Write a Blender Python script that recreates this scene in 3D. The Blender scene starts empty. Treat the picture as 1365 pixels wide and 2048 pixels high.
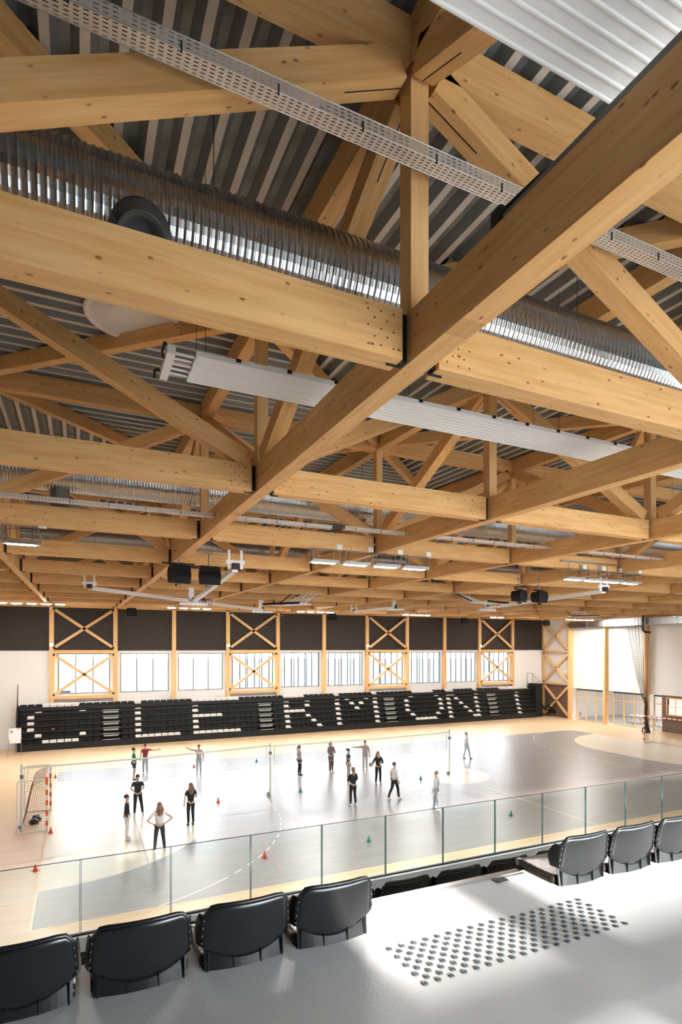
import bpy, bmesh, math, random
from mathutils import Vector, Matrix, Euler
R = random.Random(7)
S = bpy.context.scene
C = S.collection

# ------------------------------------------------------------------ camera, world, sun, exposure
CAM = Vector((1.128, -16.149, 7.0927))
YAW = 1.13319                       # bearing of the hall's long axis, right of the view axis
cam_d = bpy.data.cameras.new('camera')
cam = bpy.data.objects.new('camera', cam_d); C.objects.link(cam)
cam.location = CAM
cam.rotation_euler = (math.pi / 2, 0, -(math.pi / 2 - YAW))
cam_d.sensor_fit = 'VERTICAL'; cam_d.sensor_height = 36.0; cam_d.sensor_width = 24.0
cam_d.lens = 1128.3 * 36 / 2048
cam_d.shift_y = (1297.235 - 1024) / 2048
cam_d.shift_x = -(687.235 - 682.5) / 2048
cam_d.clip_start = 0.05; cam_d.clip_end = 400
S.camera = cam

S.view_settings.view_transform = 'Standard'
S.view_settings.look = 'None'
S.view_settings.gamma = 1.0
S.view_settings.use_curve_mapping = False
S.view_settings.exposure = 0.12

SKY = 20.0
W = bpy.data.worlds.new('world'); S.world = W; W.use_nodes = True
wb = W.node_tree.nodes['Background']
wb.inputs[0].default_value = (0.86, 0.94, 1.0, 1); wb.inputs[1].default_value = SKY

sd = bpy.data.lights.new('sun', 'SUN'); sd.energy = 15.0; sd.angle = math.radians(1.2); sd.color = (1.0, 0.93, 0.84)
sun = bpy.data.objects.new('sun', sd); C.objects.link(sun)
SUN_DIR = Vector((-0.02, 0.95, -0.30)).normalized()      # the way the light travels
sun.rotation_euler = SUN_DIR.to_track_quat('-Z', 'Y').to_euler()
sun.location = (20, -40, 30)

def portal(name, loc, size, rot):
    l = bpy.data.lights.new(name, 'AREA'); l.shape = 'RECTANGLE'; l.size, l.size_y = size
    l.cycles.is_portal = True
    o = bpy.data.objects.new(name, l); C.objects.link(o); o.location = loc; o.rotation_euler = rot
    return o
portal('daylight_portal_far', (19.0, 29.95, 5.25), (44, 3.2), (math.radians(-90), 0, 0))
portal('daylight_portal_rear', (20.3, -20.9, 6.9), (35.4, 2.7), (math.radians(90), 0, 0))


# ------------------------------------------------------------------ geometry of the hall grid
U0, V0, A, B = -0.702, -12.2817, 4.269, 4.2234
def gu(g): return U0 + g * A
def rv(k): return V0 + k * B
def cz(u, v): return 9.4941 + .0154 * v + .001 * u + .000145 * v * v          # underside of the lower chords
def tz(u, v): return cz(u, v) + 2.35 + .02 * min(max(v + 12.28, 0), 12.0)       # underside of the upper chords
CH = 0.40; UCH = 0.36; CW = 0.20
WALLV = 29.75; WALLU = 46.30
def proj(p):
    dx, dy = p[0] - CAM.x, p[1] - CAM.y
    fx, fy = math.cos(YAW), math.sin(YAW)
    d = dx * fx + dy * fy; r = dx * fy - dy * fx
    if d < .15: return None
    return (687.2 + 1128.3 * r / d, 1297.2 - 1128.3 * (p[2] - CAM.z) / d, d)
def seen(p0, p1, m=260):
    p0 = Vector(p0); p1 = Vector(p1)
    for i in range(9):
        q = proj(p0.lerp(p1, i / 8))
        if q and -m < q[0] < 1365 + m and -m - 500 < q[1] < 2300: return True
    return False

# ------------------------------------------------------------------ materials
MATS = {}
def newmat(name):
    m = bpy.data.materials.new(name); m.use_nodes = True
    nt = m.node_tree; b = nt.nodes['Principled BSDF']
    MATS[name] = m
    return m, nt, b
def N(nt, t, **kw):
    n = nt.nodes.new(t)
    for k, v in kw.items(): setattr(n, k, v)
    return n
def plain(name, col, rough=.5, metal=0., var=.06, scale=8., spec=.5, bump=0.):
    m, nt, b = newmat(name)
    tc = N(nt, 'ShaderNodeTexCoord'); nz = N(nt, 'ShaderNodeTexNoise')
    nz.inputs['Scale'].default_value = scale; nz.inputs['Detail'].default_value = 4
    nt.links.new(tc.outputs['Object'], nz.inputs['Vector'])
    mx = N(nt, 'ShaderNodeMix', data_type='RGBA')
    c = Vector(col)
    mx.inputs['A'].default_value = (*(c * (1 - var)), 1); mx.inputs['B'].default_value = (*[min(1, x * (1 + var)) for x in c], 1)
    nt.links.new(nz.outputs['Fac'], mx.inputs['Factor']); nt.links.new(mx.outputs['Result'], b.inputs['Base Color'])
    b.inputs['Roughness'].default_value = rough; b.inputs['Metallic'].default_value = metal
    b.inputs['Specular IOR Level'].default_value = spec
    if bump:
        bp = N(nt, 'ShaderNodeBump'); bp.inputs['Strength'].default_value = bump; bp.inputs['Distance'].default_value = .01
        n2 = N(nt, 'ShaderNodeTexNoise'); n2.inputs['Scale'].default_value = scale * 25
        nt.links.new(tc.outputs['Object'], n2.inputs['Vector']); nt.links.new(n2.outputs['Fac'], bp.inputs['Height'])
        nt.links.new(bp.outputs['Normal'], b.inputs['Normal'])
    return m
def emit(name, col, st):
    m, nt, b = newmat(name)
    b.inputs['Base Color'].default_value = (*col, 1); b.inputs['Emission Color'].default_value = (*col, 1)
    b.inputs['Emission Strength'].default_value = st
    return m
def wood(name, light, dark, knots=True):
    """spruce glulam; grain runs along the object's local X"""
    m, nt, b = newmat(name); L = nt.links.new
    tc = N(nt, 'ShaderNodeTexCoord'); oi = N(nt, 'ShaderNodeObjectInfo')
    off = N(nt, 'ShaderNodeVectorMath', operation='SCALE'); off.inputs[0].default_value = (37.1, 11.3, 5.7)
    L(oi.outputs['Random'], off.inputs['Scale'])
    add = N(nt, 'ShaderNodeVectorMath', operation='ADD'); L(tc.outputs['Object'], add.inputs[0]); L(off.outputs[0], add.inputs[1])
    mp = N(nt, 'ShaderNodeMapping'); mp.inputs['Scale'].default_value = (.7, 9, 9); L(add.outputs[0], mp.inputs['Vector'])
    nz = N(nt, 'ShaderNodeTexNoise'); nz.inputs['Scale'].default_value = 2.2; nz.inputs['Detail'].default_value = 5; L(mp.outputs[0], nz.inputs['Vector'])
    mx = N(nt, 'ShaderNodeMix', data_type='RGBA'); mx.inputs['A'].default_value = (*light, 1); mx.inputs['B'].default_value = (*dark, 1)
    rp = N(nt, 'ShaderNodeMapRange'); rp.inputs['From Min'].default_value = .35; rp.inputs['From Max'].default_value = .75
    L(nz.outputs['Fac'], rp.inputs['Value']); L(rp.outputs[0], mx.inputs['Factor'])
    out = mx.outputs['Result']
    # lamella joints every 4.5 cm in depth
    sx = N(nt, 'ShaderNodeSeparateXYZ'); L(tc.outputs['Object'], sx.inputs[0])
    md = N(nt, 'ShaderNodeMath', operation='PINGPONG'); md.inputs[1].default_value = .04; L(sx.outputs['Z'], md.inputs[0])
    ls = N(nt, 'ShaderNodeMath', operation='LESS_THAN'); ls.inputs[1].default_value = .0012; L(md.outputs[0], ls.inputs[0])
    ml = N(nt, 'ShaderNodeMath', operation='MULTIPLY'); ml.inputs[1].default_value = .35; L(ls.outputs[0], ml.inputs[0])
    m2 = N(nt, 'ShaderNodeMix', data_type='RGBA'); m2.inputs['B'].default_value = (*[x * .5 for x in dark], 1)
    L(out, m2.inputs['A']); L(ml.outputs[0], m2.inputs['Factor']); out = m2.outputs['Result']
    if knots:
        mp2 = N(nt, 'ShaderNodeMapping'); mp2.inputs['Scale'].default_value = (5.0, 10., 10.); L(add.outputs[0], mp2.inputs['Vector'])
        vo = N(nt, 'ShaderNodeTexVoronoi'); vo.inputs['Scale'].default_value = 1.0; vo.inputs['Randomness'].default_value = 1.0; L(mp2.outputs[0], vo.inputs['Vector'])
        r2 = N(nt, 'ShaderNodeMapRange'); r2.inputs['From Min'].default_value = .06; r2.inputs['From Max'].default_value = .145
        r2.inputs['To Min'].default_value = .85; r2.inputs['To Max'].default_value = 0.; L(vo.outputs['Distance'], r2.inputs['Value'])
        m3 = N(nt, 'ShaderNodeMix', data_type='RGBA'); m3.inputs['B'].default_value = (.16, .055, .018, 1)
        L(out, m3.inputs['A']); L(r2.outputs[0], m3.inputs['Factor']); out = m3.outputs['Result']
    hs = N(nt, 'ShaderNodeHueSaturation'); r3 = N(nt, 'ShaderNodeMapRange'); r3.inputs['To Min'].default_value = .9; r3.inputs['To Max'].default_value = 1.08
    L(oi.outputs['Random'], r3.inputs['Value']); L(r3.outputs[0], hs.inputs['Value']); L(out, hs.inputs['Color'])
    L(hs.outputs[0], b.inputs['Base Color'])
    b.inputs['Roughness'].default_value = .55; b.inputs['Specular IOR Level'].default_value = .3
    return m
GL = wood('spruce_glulam', (.77, .475, .21), (.63, .335, .115))
GLP = wood('planed_post', (.76, .48, .22), (.66, .38, .15), knots=False)

def floor_mat(name, c1, c2, c3, along='x', rough=.22, gap=.25):
    m, nt, b = newmat(name); L = nt.links.new
    tc = N(nt, 'ShaderNodeTexCoord')
    br = N(nt, 'ShaderNodeTexBrick'); br.inputs['Scale'].default_value = 1.0
    br.inputs['Brick Width'].default_value = 1.1; br.inputs['Row Height'].default_value = .13; br.inputs['Mortar Size'].default_value = .0025
    br.inputs['Color1'].default_value = (*c1, 1); br.inputs['Color2'].default_value = (*c2, 1); br.inputs['Mortar'].default_value = (*c3, 1)
    br.offset = .37
    L(tc.outputs['Object'], br.inputs['Vector'])
    mp = N(nt, 'ShaderNodeMapping'); mp.inputs['Scale'].default_value = (.5, 6, 1); L(tc.outputs['Object'], mp.inputs[0])
    nz = N(nt, 'ShaderNodeTexNoise'); nz.inputs['Scale'].default_value = 3; nz.inputs['Detail'].default_value = 5; L(mp.outputs[0], nz.inputs['Vector'])
    mx = N(nt, 'ShaderNodeMix', data_type='RGBA', blend_type='MULTIPLY'); mx.inputs['Factor'].default_value = .35
    cr = N(nt, 'ShaderNodeMapRange'); cr.inputs['To Min'].default_value = .7; cr.inputs['To Max'].default_value = 1.25; L(nz.outputs['Fac'], cr.inputs[0])
    L(br.outputs['Color'], mx.inputs['A']); L(cr.outputs[0], mx.inputs['B']); L(mx.outputs['Result'], b.inputs['Base Color'])
    rr = N(nt, 'ShaderNodeMapRange'); rr.inputs['To Min'].default_value = rough * .8; rr.inputs['To Max'].default_value = rough * 1.3; L(nz.outputs['Fac'], rr.inputs[0])
    L(rr.outputs[0], b.inputs['Roughness'])
    b.inputs['Specular IOR Level'].default_value = .95
    return m
MAPLE = floor_mat('maple_sports_floor', (.77, .55, .335), (.71, .49, .285), (.5, .32, .17), rough=.33)
COURT = floor_mat('grey_court_paint', (.30, .275, .26), (.26, .24, .228), (.20, .185, .175), rough=.33)
CREAM = floor_mat('cream_court_paint', (.80, .70, .55), (.77, .67, .52), (.7, .6, .45), rough=.33)
LINE_W = plain('line_white', (.85, .82, .75), .35)
LINE_Y = plain('line_cream', (.86, .70, .42), .35)
LINE_R = plain('line_red', (.50, .27, .22), .35)

WHITE = plain('white_plaster', (.80, .78, .75), .8, var=.02)
WHITEW = plain('white_wall_panel', (.76, .73, .69), .7, var=.03)
PAINT = plain('white_painted_metal', (.87, .87, .88), .35, var=.02)
PANELW = plain('radiant_panel_white', (.88, .90, .92), .5, var=.02)
CONC = plain('grey_white_resin', (.62, .65, .67), .42, var=.05, scale=3, bump=.12)
STUD = plain('tactile_stud_steel', (.09, .11, .12), .4, metal=.3)
BLACKM = plain('matte_black_cabinet', (.007, .007, .008), .8, spec=.2)
STEELB = plain('black_steel', (.015, .015, .017), .4, metal=.4)
STEEL = plain('brushed_steel', (.55, .56, .58), .3, metal=1.)
GREYM = plain('grey_trunking', (.20, .20, .19), .5)
BLACKP = plain('black_seat_plastic', (.007, .008, .009), .24, var=.1, spec=.85)
BLACKB = plain('black_bleacher_board', (.012, .013, .013), .5, spec=.3)
BLACKT = plain('black_folded_seat', (.008, .009, .010), .4, spec=.3)
SEATW = plain('white_folded_seat', (.78, .74, .70), .45)
STEPG = plain('grey_step_edge', (.30, .30, .29), .45)
CABLE = plain('black_net_cord', (.02, .02, .02), .7)
NETW = plain('blue_reflection_net_cord', (.22, .36, .46), .8)  # blue in the cord colour stands in for the reflection seen through the net
NETB = plain('brown_goal_net', (.16, .11, .08), .8)
RED = plain('red_paint', (.72, .09, .035), .4)
ORANGE = plain('orange_cone_plastic', (.80, .16, .05), .5)
GREEN = plain('green_cone_plastic', (.03, .33, .20), .5)
BRICK = None
SKIN = plain('skin', (.66, .40, .29), .5)
LAMP = emit('lamp_diffuser', (1.0, .955, .90), 800.)
LAMPS = emit('small_flood_lens', (1.0, .97, .92), 60.)
SCREEN = plain('brushed_blue_screen', (.03, .06, .09), .3)

def mk_brick():
    m, nt, b = newmat('brown_slatted_lining'); L = nt.links.new
    tc = N(nt, 'ShaderNodeTexCoord'); sx = N(nt, 'ShaderNodeSeparateXYZ'); L(tc.outputs['Object'], sx.inputs[0])
    pp = N(nt, 'ShaderNodeMath', operation='PINGPONG'); pp.inputs[1].default_value = .06; L(sx.outputs['Z'], pp.inputs[0])
    gt = N(nt, 'ShaderNodeMath', operation='GREATER_THAN'); gt.inputs[1].default_value = .026; L(pp.outputs[0], gt.inputs[0])
    mx = N(nt, 'ShaderNodeMix', data_type='RGBA'); mx.inputs['A'].default_value = (.018, .012, .010, 1); mx.inputs['B'].default_value = (.26, .15, .10, 1)
    L(gt.outputs[0], mx.inputs['Factor']); L(mx.outputs['Result'], b.inputs['Base Color']); b.inputs['Roughness'].default_value = .7
    return m
BRICK = mk_brick()
def mk_slat():
    m, nt, b = newmat('dark_acoustic_slats'); L = nt.links.new
    tc = N(nt, 'ShaderNodeTexCoord'); nz = N(nt, 'ShaderNodeTexNoise'); nz.inputs['Scale'].default_value = 1.3
    L(tc.outputs['Object'], nz.inputs['Vector'])
    mx = N(nt, 'ShaderNodeMix', data_type='RGBA'); mx.inputs['A'].default_value = (.040, .024, .016, 1); mx.inputs['B'].default_value = (.055, .034, .023, 1)
    L(nz.outputs['Fac'], mx.inputs['Factor']); L(mx.outputs['Result'], b.inputs['Base Color']); b.inputs['Roughness'].default_value = .6
    return m
SLAT = mk_slat()
BACKD = plain('black_felt_backing', (.008, .007, .007), .9)

def mk_deck():
    m, nt, b = newmat('perforated_steel_deck'); L = nt.links.new
    tc = N(nt, 'ShaderNodeTexCoord')
    vo = N(nt, 'ShaderNodeTexVoronoi'); vo.inputs['Scale'].default_value = 95; vo.inputs['Randomness'].default_value = 0.
    L(tc.outputs['Object'], vo.inputs['Vector'])
    ls = N(nt, 'ShaderNodeMath', operation='LESS_THAN'); ls.inputs[1].default_value = .30; L(vo.outputs['Distance'], ls.inputs[0])
    mx = N(nt, 'ShaderNodeMix', data_type='RGBA'); mx.inputs['A'].default_value = (.20, .22, .225, 1); mx.inputs['B'].default_value = (.02, .02, .02, 1)
    L(ls.outputs[0], mx.inputs['Factor']); L(mx.outputs['Result'], b.inputs['Base Color'])
    b.inputs['Roughness'].default_value = .5; b.inputs['Metallic'].default_value = .1
    return m
DECKP = mk_deck()
DECKF = plain('steel_deck_flange', (.58, .56, .53), .42, metal=.15, var=.05)

def mk_duct():
    m, nt, b = newmat('galvanised_spiral_duct'); L = nt.links.new
    tc = N(nt, 'ShaderNodeTexCoord'); nz = N(nt, 'ShaderNodeTexNoise'); nz.inputs['Scale'].default_value = 5; nz.inputs['Detail'].default_value = 6
    mp = N(nt, 'ShaderNodeMapping'); mp.inputs['Scale'].default_value = (4, 1, 1); L(tc.outputs['Object'], mp.inputs[0]); L(mp.outputs[0], nz.inputs['Vector'])
    mx = N(nt, 'ShaderNodeMix', data_type='RGBA'); mx.inputs['A'].default_value = (.34, .36, .38, 1); mx.inputs['B'].default_value = (.58, .60, .62, 1)
    L(nz.outputs['Fac'], mx.inputs['Factor']); L(mx.outputs['Result'], b.inputs['Base Color'])
    b.inputs['Metallic'].default_value = 1.; b.inputs['Roughness'].default_value = .27
    return m
DUCT = mk_duct()
def mk_tray():
    m, nt, b = newmat('slotted_cable_tray'); L = nt.links.new
    uv = N(nt, 'ShaderNodeUVMap'); sx = N(nt, 'ShaderNodeSeparateXYZ'); L(uv.outputs[0], sx.inputs[0])
    # u metres along, v metres across; slots 28 x 7 mm every 50 x 27 mm, alternate rows staggered
    def fr(src, per, add=0.):
        a = N(nt, 'ShaderNodeMath', operation='ADD'); a.inputs[1].default_value = add; L(src, a.inputs[0])
        d = N(nt, 'ShaderNodeMath', operation='DIVIDE'); d.inputs[1].default_value = per; L(a.outputs[0], d.inputs[0]); return d.outputs[0]
    v = fr(sx.outputs['Y'], .027); fv = N(nt, 'ShaderNodeMath', operation='FRACT'); L(v, fv.inputs[0])
    u = fr(sx.outputs['X'], .052); fu = N(nt, 'ShaderNodeMath', operation='FRACT'); L(u, fu.inputs[0])
    def band(src, lo, hi):
        a = N(nt, 'ShaderNodeMath', operation='GREATER_THAN'); a.inputs[1].default_value = lo; L(src, a.inputs[0])
        c = N(nt, 'ShaderNodeMath', operation='LESS_THAN'); c.inputs[1].default_value = hi; L(src, c.inputs[0])
        d = N(nt, 'ShaderNodeMath', operation='MULTIPLY'); L(a.outputs[0], d.inputs[0]); L(c.outputs[0], d.inputs[1]); return d.outputs[0]
    mu = N(nt, 'ShaderNodeMath', operation='MULTIPLY'); L(band(fu.outputs[0], .2, .76), mu.inputs[0]); L(band(fv.outputs[0], .36, .64), mu.inputs[1])
    b.inputs['Base Color'].default_value = (.70, .63, .57, 1); b.inputs['Metallic'].default_value = .35; b.inputs['Roughness'].default_value = .42
    tr = N(nt, 'ShaderNodeBsdfTransparent'); ms = N(nt, 'ShaderNodeMixShader')
    L(mu.outputs[0], ms.inputs[0]); L(b.outputs[0], ms.inputs[1]); L(tr.outputs[0], ms.inputs[2])
    L(ms.outputs[0], nt.nodes['Material Output'].inputs['Surface'])
    return m
TRAY = mk_tray()
def mk_glass(name, tint, refl=.06):
    m, nt, b = newmat(name); L = nt.links.new
    tr = N(nt, 'ShaderNodeBsdfTransparent'); tr.inputs[0].default_value = (*tint, 1)
    gl = N(nt, 'ShaderNodeBsdfGlossy'); gl.inputs['Roughness'].default_value = .01
    fz = N(nt, 'ShaderNodeFresnel'); fz.inputs['IOR'].default_value = 1.35
    ge = N(nt, 'ShaderNodeNewGeometry'); iv = N(nt, 'ShaderNodeMath', operation='SUBTRACT'); iv.inputs[0].default_value = 1; L(ge.outputs['Backfacing'], iv.inputs[1])
    mu = N(nt, 'ShaderNodeMath', operation='MULTIPLY'); L(iv.outputs[0], mu.inputs[0]); L(fz.outputs[0], mu.inputs[1])
    ms = N(nt, 'ShaderNodeMixShader'); L(mu.outputs[0], ms.inputs[0]); L(tr.outputs[0], ms.inputs[1]); L(gl.outputs[0], ms.inputs[2])
    L(ms.outputs[0], nt.nodes['Material Output'].inputs['Surface'])
    return m
GLASS = mk_glass('clear_balustrade_glass', (.93, .965, .96))
WGLASS = mk_glass('window_glass', (.97, .98, .98))
GEDGE = plain('green_glass_edge', (.10, .22, .20), .15)
ALU = plain('dark_window_frame', (.06, .065, .07), .4)
OUTG = plain('outdoor_asphalt', (.085, .085, .088), .95, spec=.1)
OUTS = plain('outdoor_grey_post', (.030, .031, .033), .8)

# ------------------------------------------------------------------ mesh helpers
class MB:
    def __init__(s): s.v = []; s.f = []; s.m = []; s.uv = None
    def quad(s, a, b, c, d, mi=0):
        n = len(s.v); s.v += [a, b, c, d]; s.f.append((n, n + 1, n + 2, n + 3)); s.m.append(mi)
    def poly(s, pts, mi=0):
        n = len(s.v); s.v += pts; s.f.append(tuple(range(n, n + len(pts)))); s.m.append(mi)
    def box(s, lo, hi, mi=0, T=None):
        x0, y0, z0 = lo; x1, y1, z1 = hi
        p = [(x0, y0, z0), (x1, y0, z0), (x1, y1, z0), (x0, y1, z0), (x0, y0, z1), (x1, y0, z1), (x1, y1, z1), (x0, y1, z1)]
        if T: p = [tuple(T @ Vector(q)) for q in p]
        n = len(s.v); s.v += p
        for f in ((0, 3, 2, 1), (4, 5, 6, 7), (0, 1, 5, 4), (1, 2, 6, 5), (2, 3, 7, 6), (3, 0, 4, 7)):
            s.f.append(tuple(n + i for i in f)); s.m.append(mi)
        return s
    def tube(s, p0, p1, r, n=8, mi=0, r1=None, caps=True):
        p0 = Vector(p0); p1 = Vector(p1); d = p1 - p0
        if d.length < 1e-6: return s
        q = d.to_track_quat('Z', 'Y'); r1 = r if r1 is None else r1; b = len(s.v)
        for p, rr in ((p0, r), (p1, r1)):
            for i in range(n):
                a = 2 * math.pi * i / n
                s.v.append(tuple(p + q @ Vector((rr * math.cos(a), rr * math.sin(a), 0))))
        for i in range(n):
            j = (i + 1) % n; s.f.append((b + i, b + j, b + n + j, b + n + i)); s.m.append(mi)
        if caps:
            s.f.append(tuple(b + i for i in reversed(range(n)))); s.m.append(mi)
            s.f.append(tuple(b + n + i for i in range(n))); s.m.append(mi)
        return s
    def sweep(s, pts, r, n=8, mi=0):
        pts = [Vector(p) for p in pts]; b = len(s.v); m = len(pts)
        for k, p in enumerate(pts):
            d = (pts[min(k + 1, m - 1)] - pts[max(k - 1, 0)]).normalized(); q = d.to_track_quat('Z', 'Y')
            for i in range(n):
                a = 2 * math.pi * i / n; s.v.append(tuple(p + q @ Vector((r * math.cos(a), r * math.sin(a), 0))))
        for k in range(m - 1):
            for i in range(n):
                j = (i + 1) % n; s.f.append((b + k * n + i, b + k * n + j, b + (k + 1) * n + j, b + (k + 1) * n + i)); s.m.append(mi)
        return s
    def path(s, pts, r, n=8, mi=0):
        for a, b in zip(pts, pts[1:]): s.tube(a, b, r, n, mi)
        return s
    def bar(s, p0, p1, w, h, mi=0):
        """rectangular bar between two points, w horizontal, h in the vertical plane"""
        p0 = Vector(p0); p1 = Vector(p1); d = (p1 - p0).normalized()
        side = d.cross(Vector((0, 0, 1)))
        side = Vector((1, 0, 0)) if side.length < 1e-4 else side.normalized()
        up = side.cross(d).normalized(); b = len(s.v)
        for p in (p0, p1):
            for a, c in ((-1, -1), (1, -1), (1, 1), (-1, 1)): s.v.append(tuple(p + side * a * w / 2 + up * c * h / 2))
        for f in ((0, 1, 2, 3), (7, 6, 5, 4), (0, 4, 5, 1), (1, 5, 6, 2), (2, 6, 7, 3), (3, 7, 4, 0)):
            s.f.append(tuple(b + i for i in f)); s.m.append(mi)
        return s
    def lathe(s, prof, n=16, c=(0, 0, 0), mi=0, sx=1., sy=1.):
        b = len(s.v)
        for r, z in prof:
            for i in range(n):
                a = 2 * math.pi * i / n; s.v.append((c[0] + sx * r * math.cos(a), c[1] + sy * r * math.sin(a), c[2] + z))
        for k in range(len(prof) - 1):
            for i in range(n):
                j = (i + 1) % n; s.f.append((b + k * n + i, b + k * n + j, b + (k + 1) * n + j, b + (k + 1) * n + i)); s.m.append(mi)
        if prof[0][0] > 1e-4: s.f.append(tuple(b + i for i in reversed(range(n)))); s.m.append(mi)
        if prof[-1][0] > 1e-4: s.f.append(tuple(b + (len(prof) - 1) * n + i for i in range(n))); s.m.append(mi)
        return s
    def mesh(s, name, mats, smooth=False, fix=True):
        me = bpy.data.meshes.new(name); me.from_pydata(s.v, [], s.f)
        for m in (mats if isinstance(mats, (list, tuple)) else [mats]): me.materials.append(m)
        me.polygons.foreach_set('material_index', s.m)
        if fix:
            bm = bmesh.new(); bm.from_mesh(me); bmesh.ops.remove_doubles(bm, verts=bm.verts, dist=1e-5)
            bmesh.ops.recalc_face_normals(bm, faces=bm.faces); bm.to_mesh(me); bm.free()
        if smooth:
            for p in me.polygons: p.use_smooth = True
        me.update(); return me
def put(name, me, parent=None, loc=None, rot=None):
    o = bpy.data.objects.new(name, me); C.objects.link(o)
    if parent: o.parent = parent
    if loc is not None: o.location = loc
    if rot is not None: o.rotation_euler = rot
    return o
def obj(name, mb, mats, parent=None, loc=None, rot=None, smooth=False, fix=True):
    return put(name, mb.mesh(name, mats, smooth, fix), parent, loc, rot)
def tag(o, label, cat, group=None):
    o['label'] = label; o['category'] = cat
    if group: o['group'] = group
    return o
def thing(name, label, cat, loc=(0, 0, 0), rz=0., group=None):
    o = bpy.data.objects.new(name, None); C.objects.link(o); o.location = loc; o.rotation_euler = (0, 0, rz)
    o.empty_display_size = .1
    return tag(o, label, cat, group)
def struct(o): o['kind'] = 'structure'; return o
def kids(o): return [x for x in bpy.data.objects if x.parent == o]
def dup(root, loc, rz=None, label=None, tree=None):
    r = root.copy(); C.objects.link(r); r.location = loc
    if rz is not None: r.rotation_euler = (0, 0, rz)
    if label: r['label'] = label
    def rec(src, dst):
        for ch in tree[src.name]:
            c = ch.copy(); C.objects.link(c); c.parent = dst
            if ch.name in tree: rec(ch, c)
    if tree and root.name in tree: rec(root, r)
    return r
def treeof(root):
    t = {}
    def rec(o):
        ch = kids(o)
        if ch:
            t[o.name] = ch
            for c in ch: rec(c)
    rec(root); return t
ORD = ['zeroth', 'first', 'second', 'third', 'fourth', 'fifth', 'sixth', 'seventh', 'eighth', 'ninth', 'tenth', 'eleventh', 'twelfth', 'thirteenth', 'fourteenth', 'fifteenth', 'sixteenth', 'seventeenth', 'eighteenth', 'nineteenth', 'twentieth', 'twenty-first', 'twenty-second']
def rowname(k):
    return {-2: 'row behind the balcony edge', -1: 'row over the balcony', 0: 'nearest row', 1: 'second row out', 2: 'third row out'}.get(k, ORD[k + 1] + ' row out')
def colname(g):
    return {-1: 'far left line', 0: 'left line', 1: 'big left girder line'}.get(g, ORD[g + 1 if g + 1 < len(ORD) else -1] + ' girder line')

def beam(name, p0, p1, w, h, mat, label, cat, marks=0, kerf=0.):
    """timber member whose local X runs from p0 to p1"""
    p0 = Vector(p0); p1 = Vector(p1); d = p1 - p0; L = d.length
    mb = MB(); mb.box((-L / 2, -w / 2, -h / 2), (L / 2, w / 2, h / 2))
    if marks:
        rr = random.Random(int(L * 100 + marks))
        for end in ((-1, 1) if marks == 2 else (marks,)):
            for s in (-1, 1):
                for i in range(5):
                    for j in range(5):
                        if (i + j) % 2: continue
                        x = end * (L / 2 - .08 - .055 * i); z = (j - 2) * h * .17 + rr.uniform(-.008, .008)
                        y = s * (w / 2 + .0012)
                        pts = [(x + .008 * math.cos(a * math.pi / 3), y, z + .008 * math.sin(a * math.pi / 3)) for a in range(6)]
                        mb.poly(pts if s < 0 else pts[::-1], 1)
    if kerf: mb.quad((-L / 2, -.006, -h / 2 - .001), (-L / 2, .006, -h / 2 - .001), (-L / 2 + kerf, .006, -h / 2 - .001), (-L / 2 + kerf, -.006, -h / 2 - .001), 1)
    me = mb.mesh(name, [mat, STEELB], fix=False)
    o = put(name, me)
    x = d.normalized(); y = Vector((0, 0, 1)).cross(x)
    y = Vector((0, 1, 0)) if y.length < 1e-4 else y.normalized()
    z = x.cross(y)
    o.matrix_world = Matrix((( x.x, y.x, z.x, 0), (x.y, y.y, z.y, 0), (x.z, y.z, z.z, 0), (0, 0, 0, 1)))
    o.location = (p0 + p1) / 2
    if label: tag(o, label, cat)
    return o

# ------------------------------------------------------------------ the hall: floor, court, walls
def poly_z(mb, pts, z, mi): mb.poly([(x, y, z) for x, y in pts], mi)
fl = MB()
poly_z(fl, [(-12, -21), (46.35, -21), (46.35, 29.8), (-12, 29.8)], 0, 0)
poly_z(fl, [(0, 0), (40, 0), (40, 20), (0, 20)], .002, 1)
def dzone(x0, sgn, r=6.0, c=10.0, h=1.5, n=24, clip=(0, 20)):
    pts = [(x0, c - h - r)]
    for i in range(n + 1):
        a = -math.pi / 2 + math.pi / 2 * i / n; pts.append((x0 + sgn * r * math.cos(a), c - h + r * math.sin(a)))
    for i in range(n + 1):
        a = math.pi / 2 * i / n; pts.append((x0 + sgn * r * math.cos(a), c + h + r * math.sin(a)))
    return pts
poly_z(fl, dzone(0, 1), .004, 2); poly_z(fl, dzone(40, -1), .004, 2)
poly_z(fl, [(20 + 2.15 * math.cos(2 * math.pi * i / 40), 10 + 2.15 * math.sin(2 * math.pi * i / 40)) for i in range(40)], .004, 2)
def line(x0, y0, x1, y1, w=.05, z=.006, mi=3):
    d = Vector((x1 - x0, y1 - y0)); n = Vector((-d.y, d.x)).normalized() * w / 2
    poly_z(fl, [(x0 + n.x, y0 + n.y), (x0 - n.x, y0 - n.y), (x1 - n.x, y1 - n.y), (x1 + n.x, y1 + n.y)], z, mi)
def arc(cx, cy, r, a0, a1, n=24, **k):
    for i in range(n):
        b0 = a0 + (a1 - a0) * i / n; b1 = a0 + (a1 - a0) * (i + 1) / n
        line(cx + r * math.cos(b0), cy + r * math.sin(b0), cx + r * math.cos(b1), cy + r * math.sin(b1), **k)
for a in ((0, 0, 40, 0), (0, 20, 40, 20), (0, 0, 0, 20), (40, 0, 40, 20), (20, 0, 20, 20)): line(*a, w=.06, mi=4)
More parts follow.
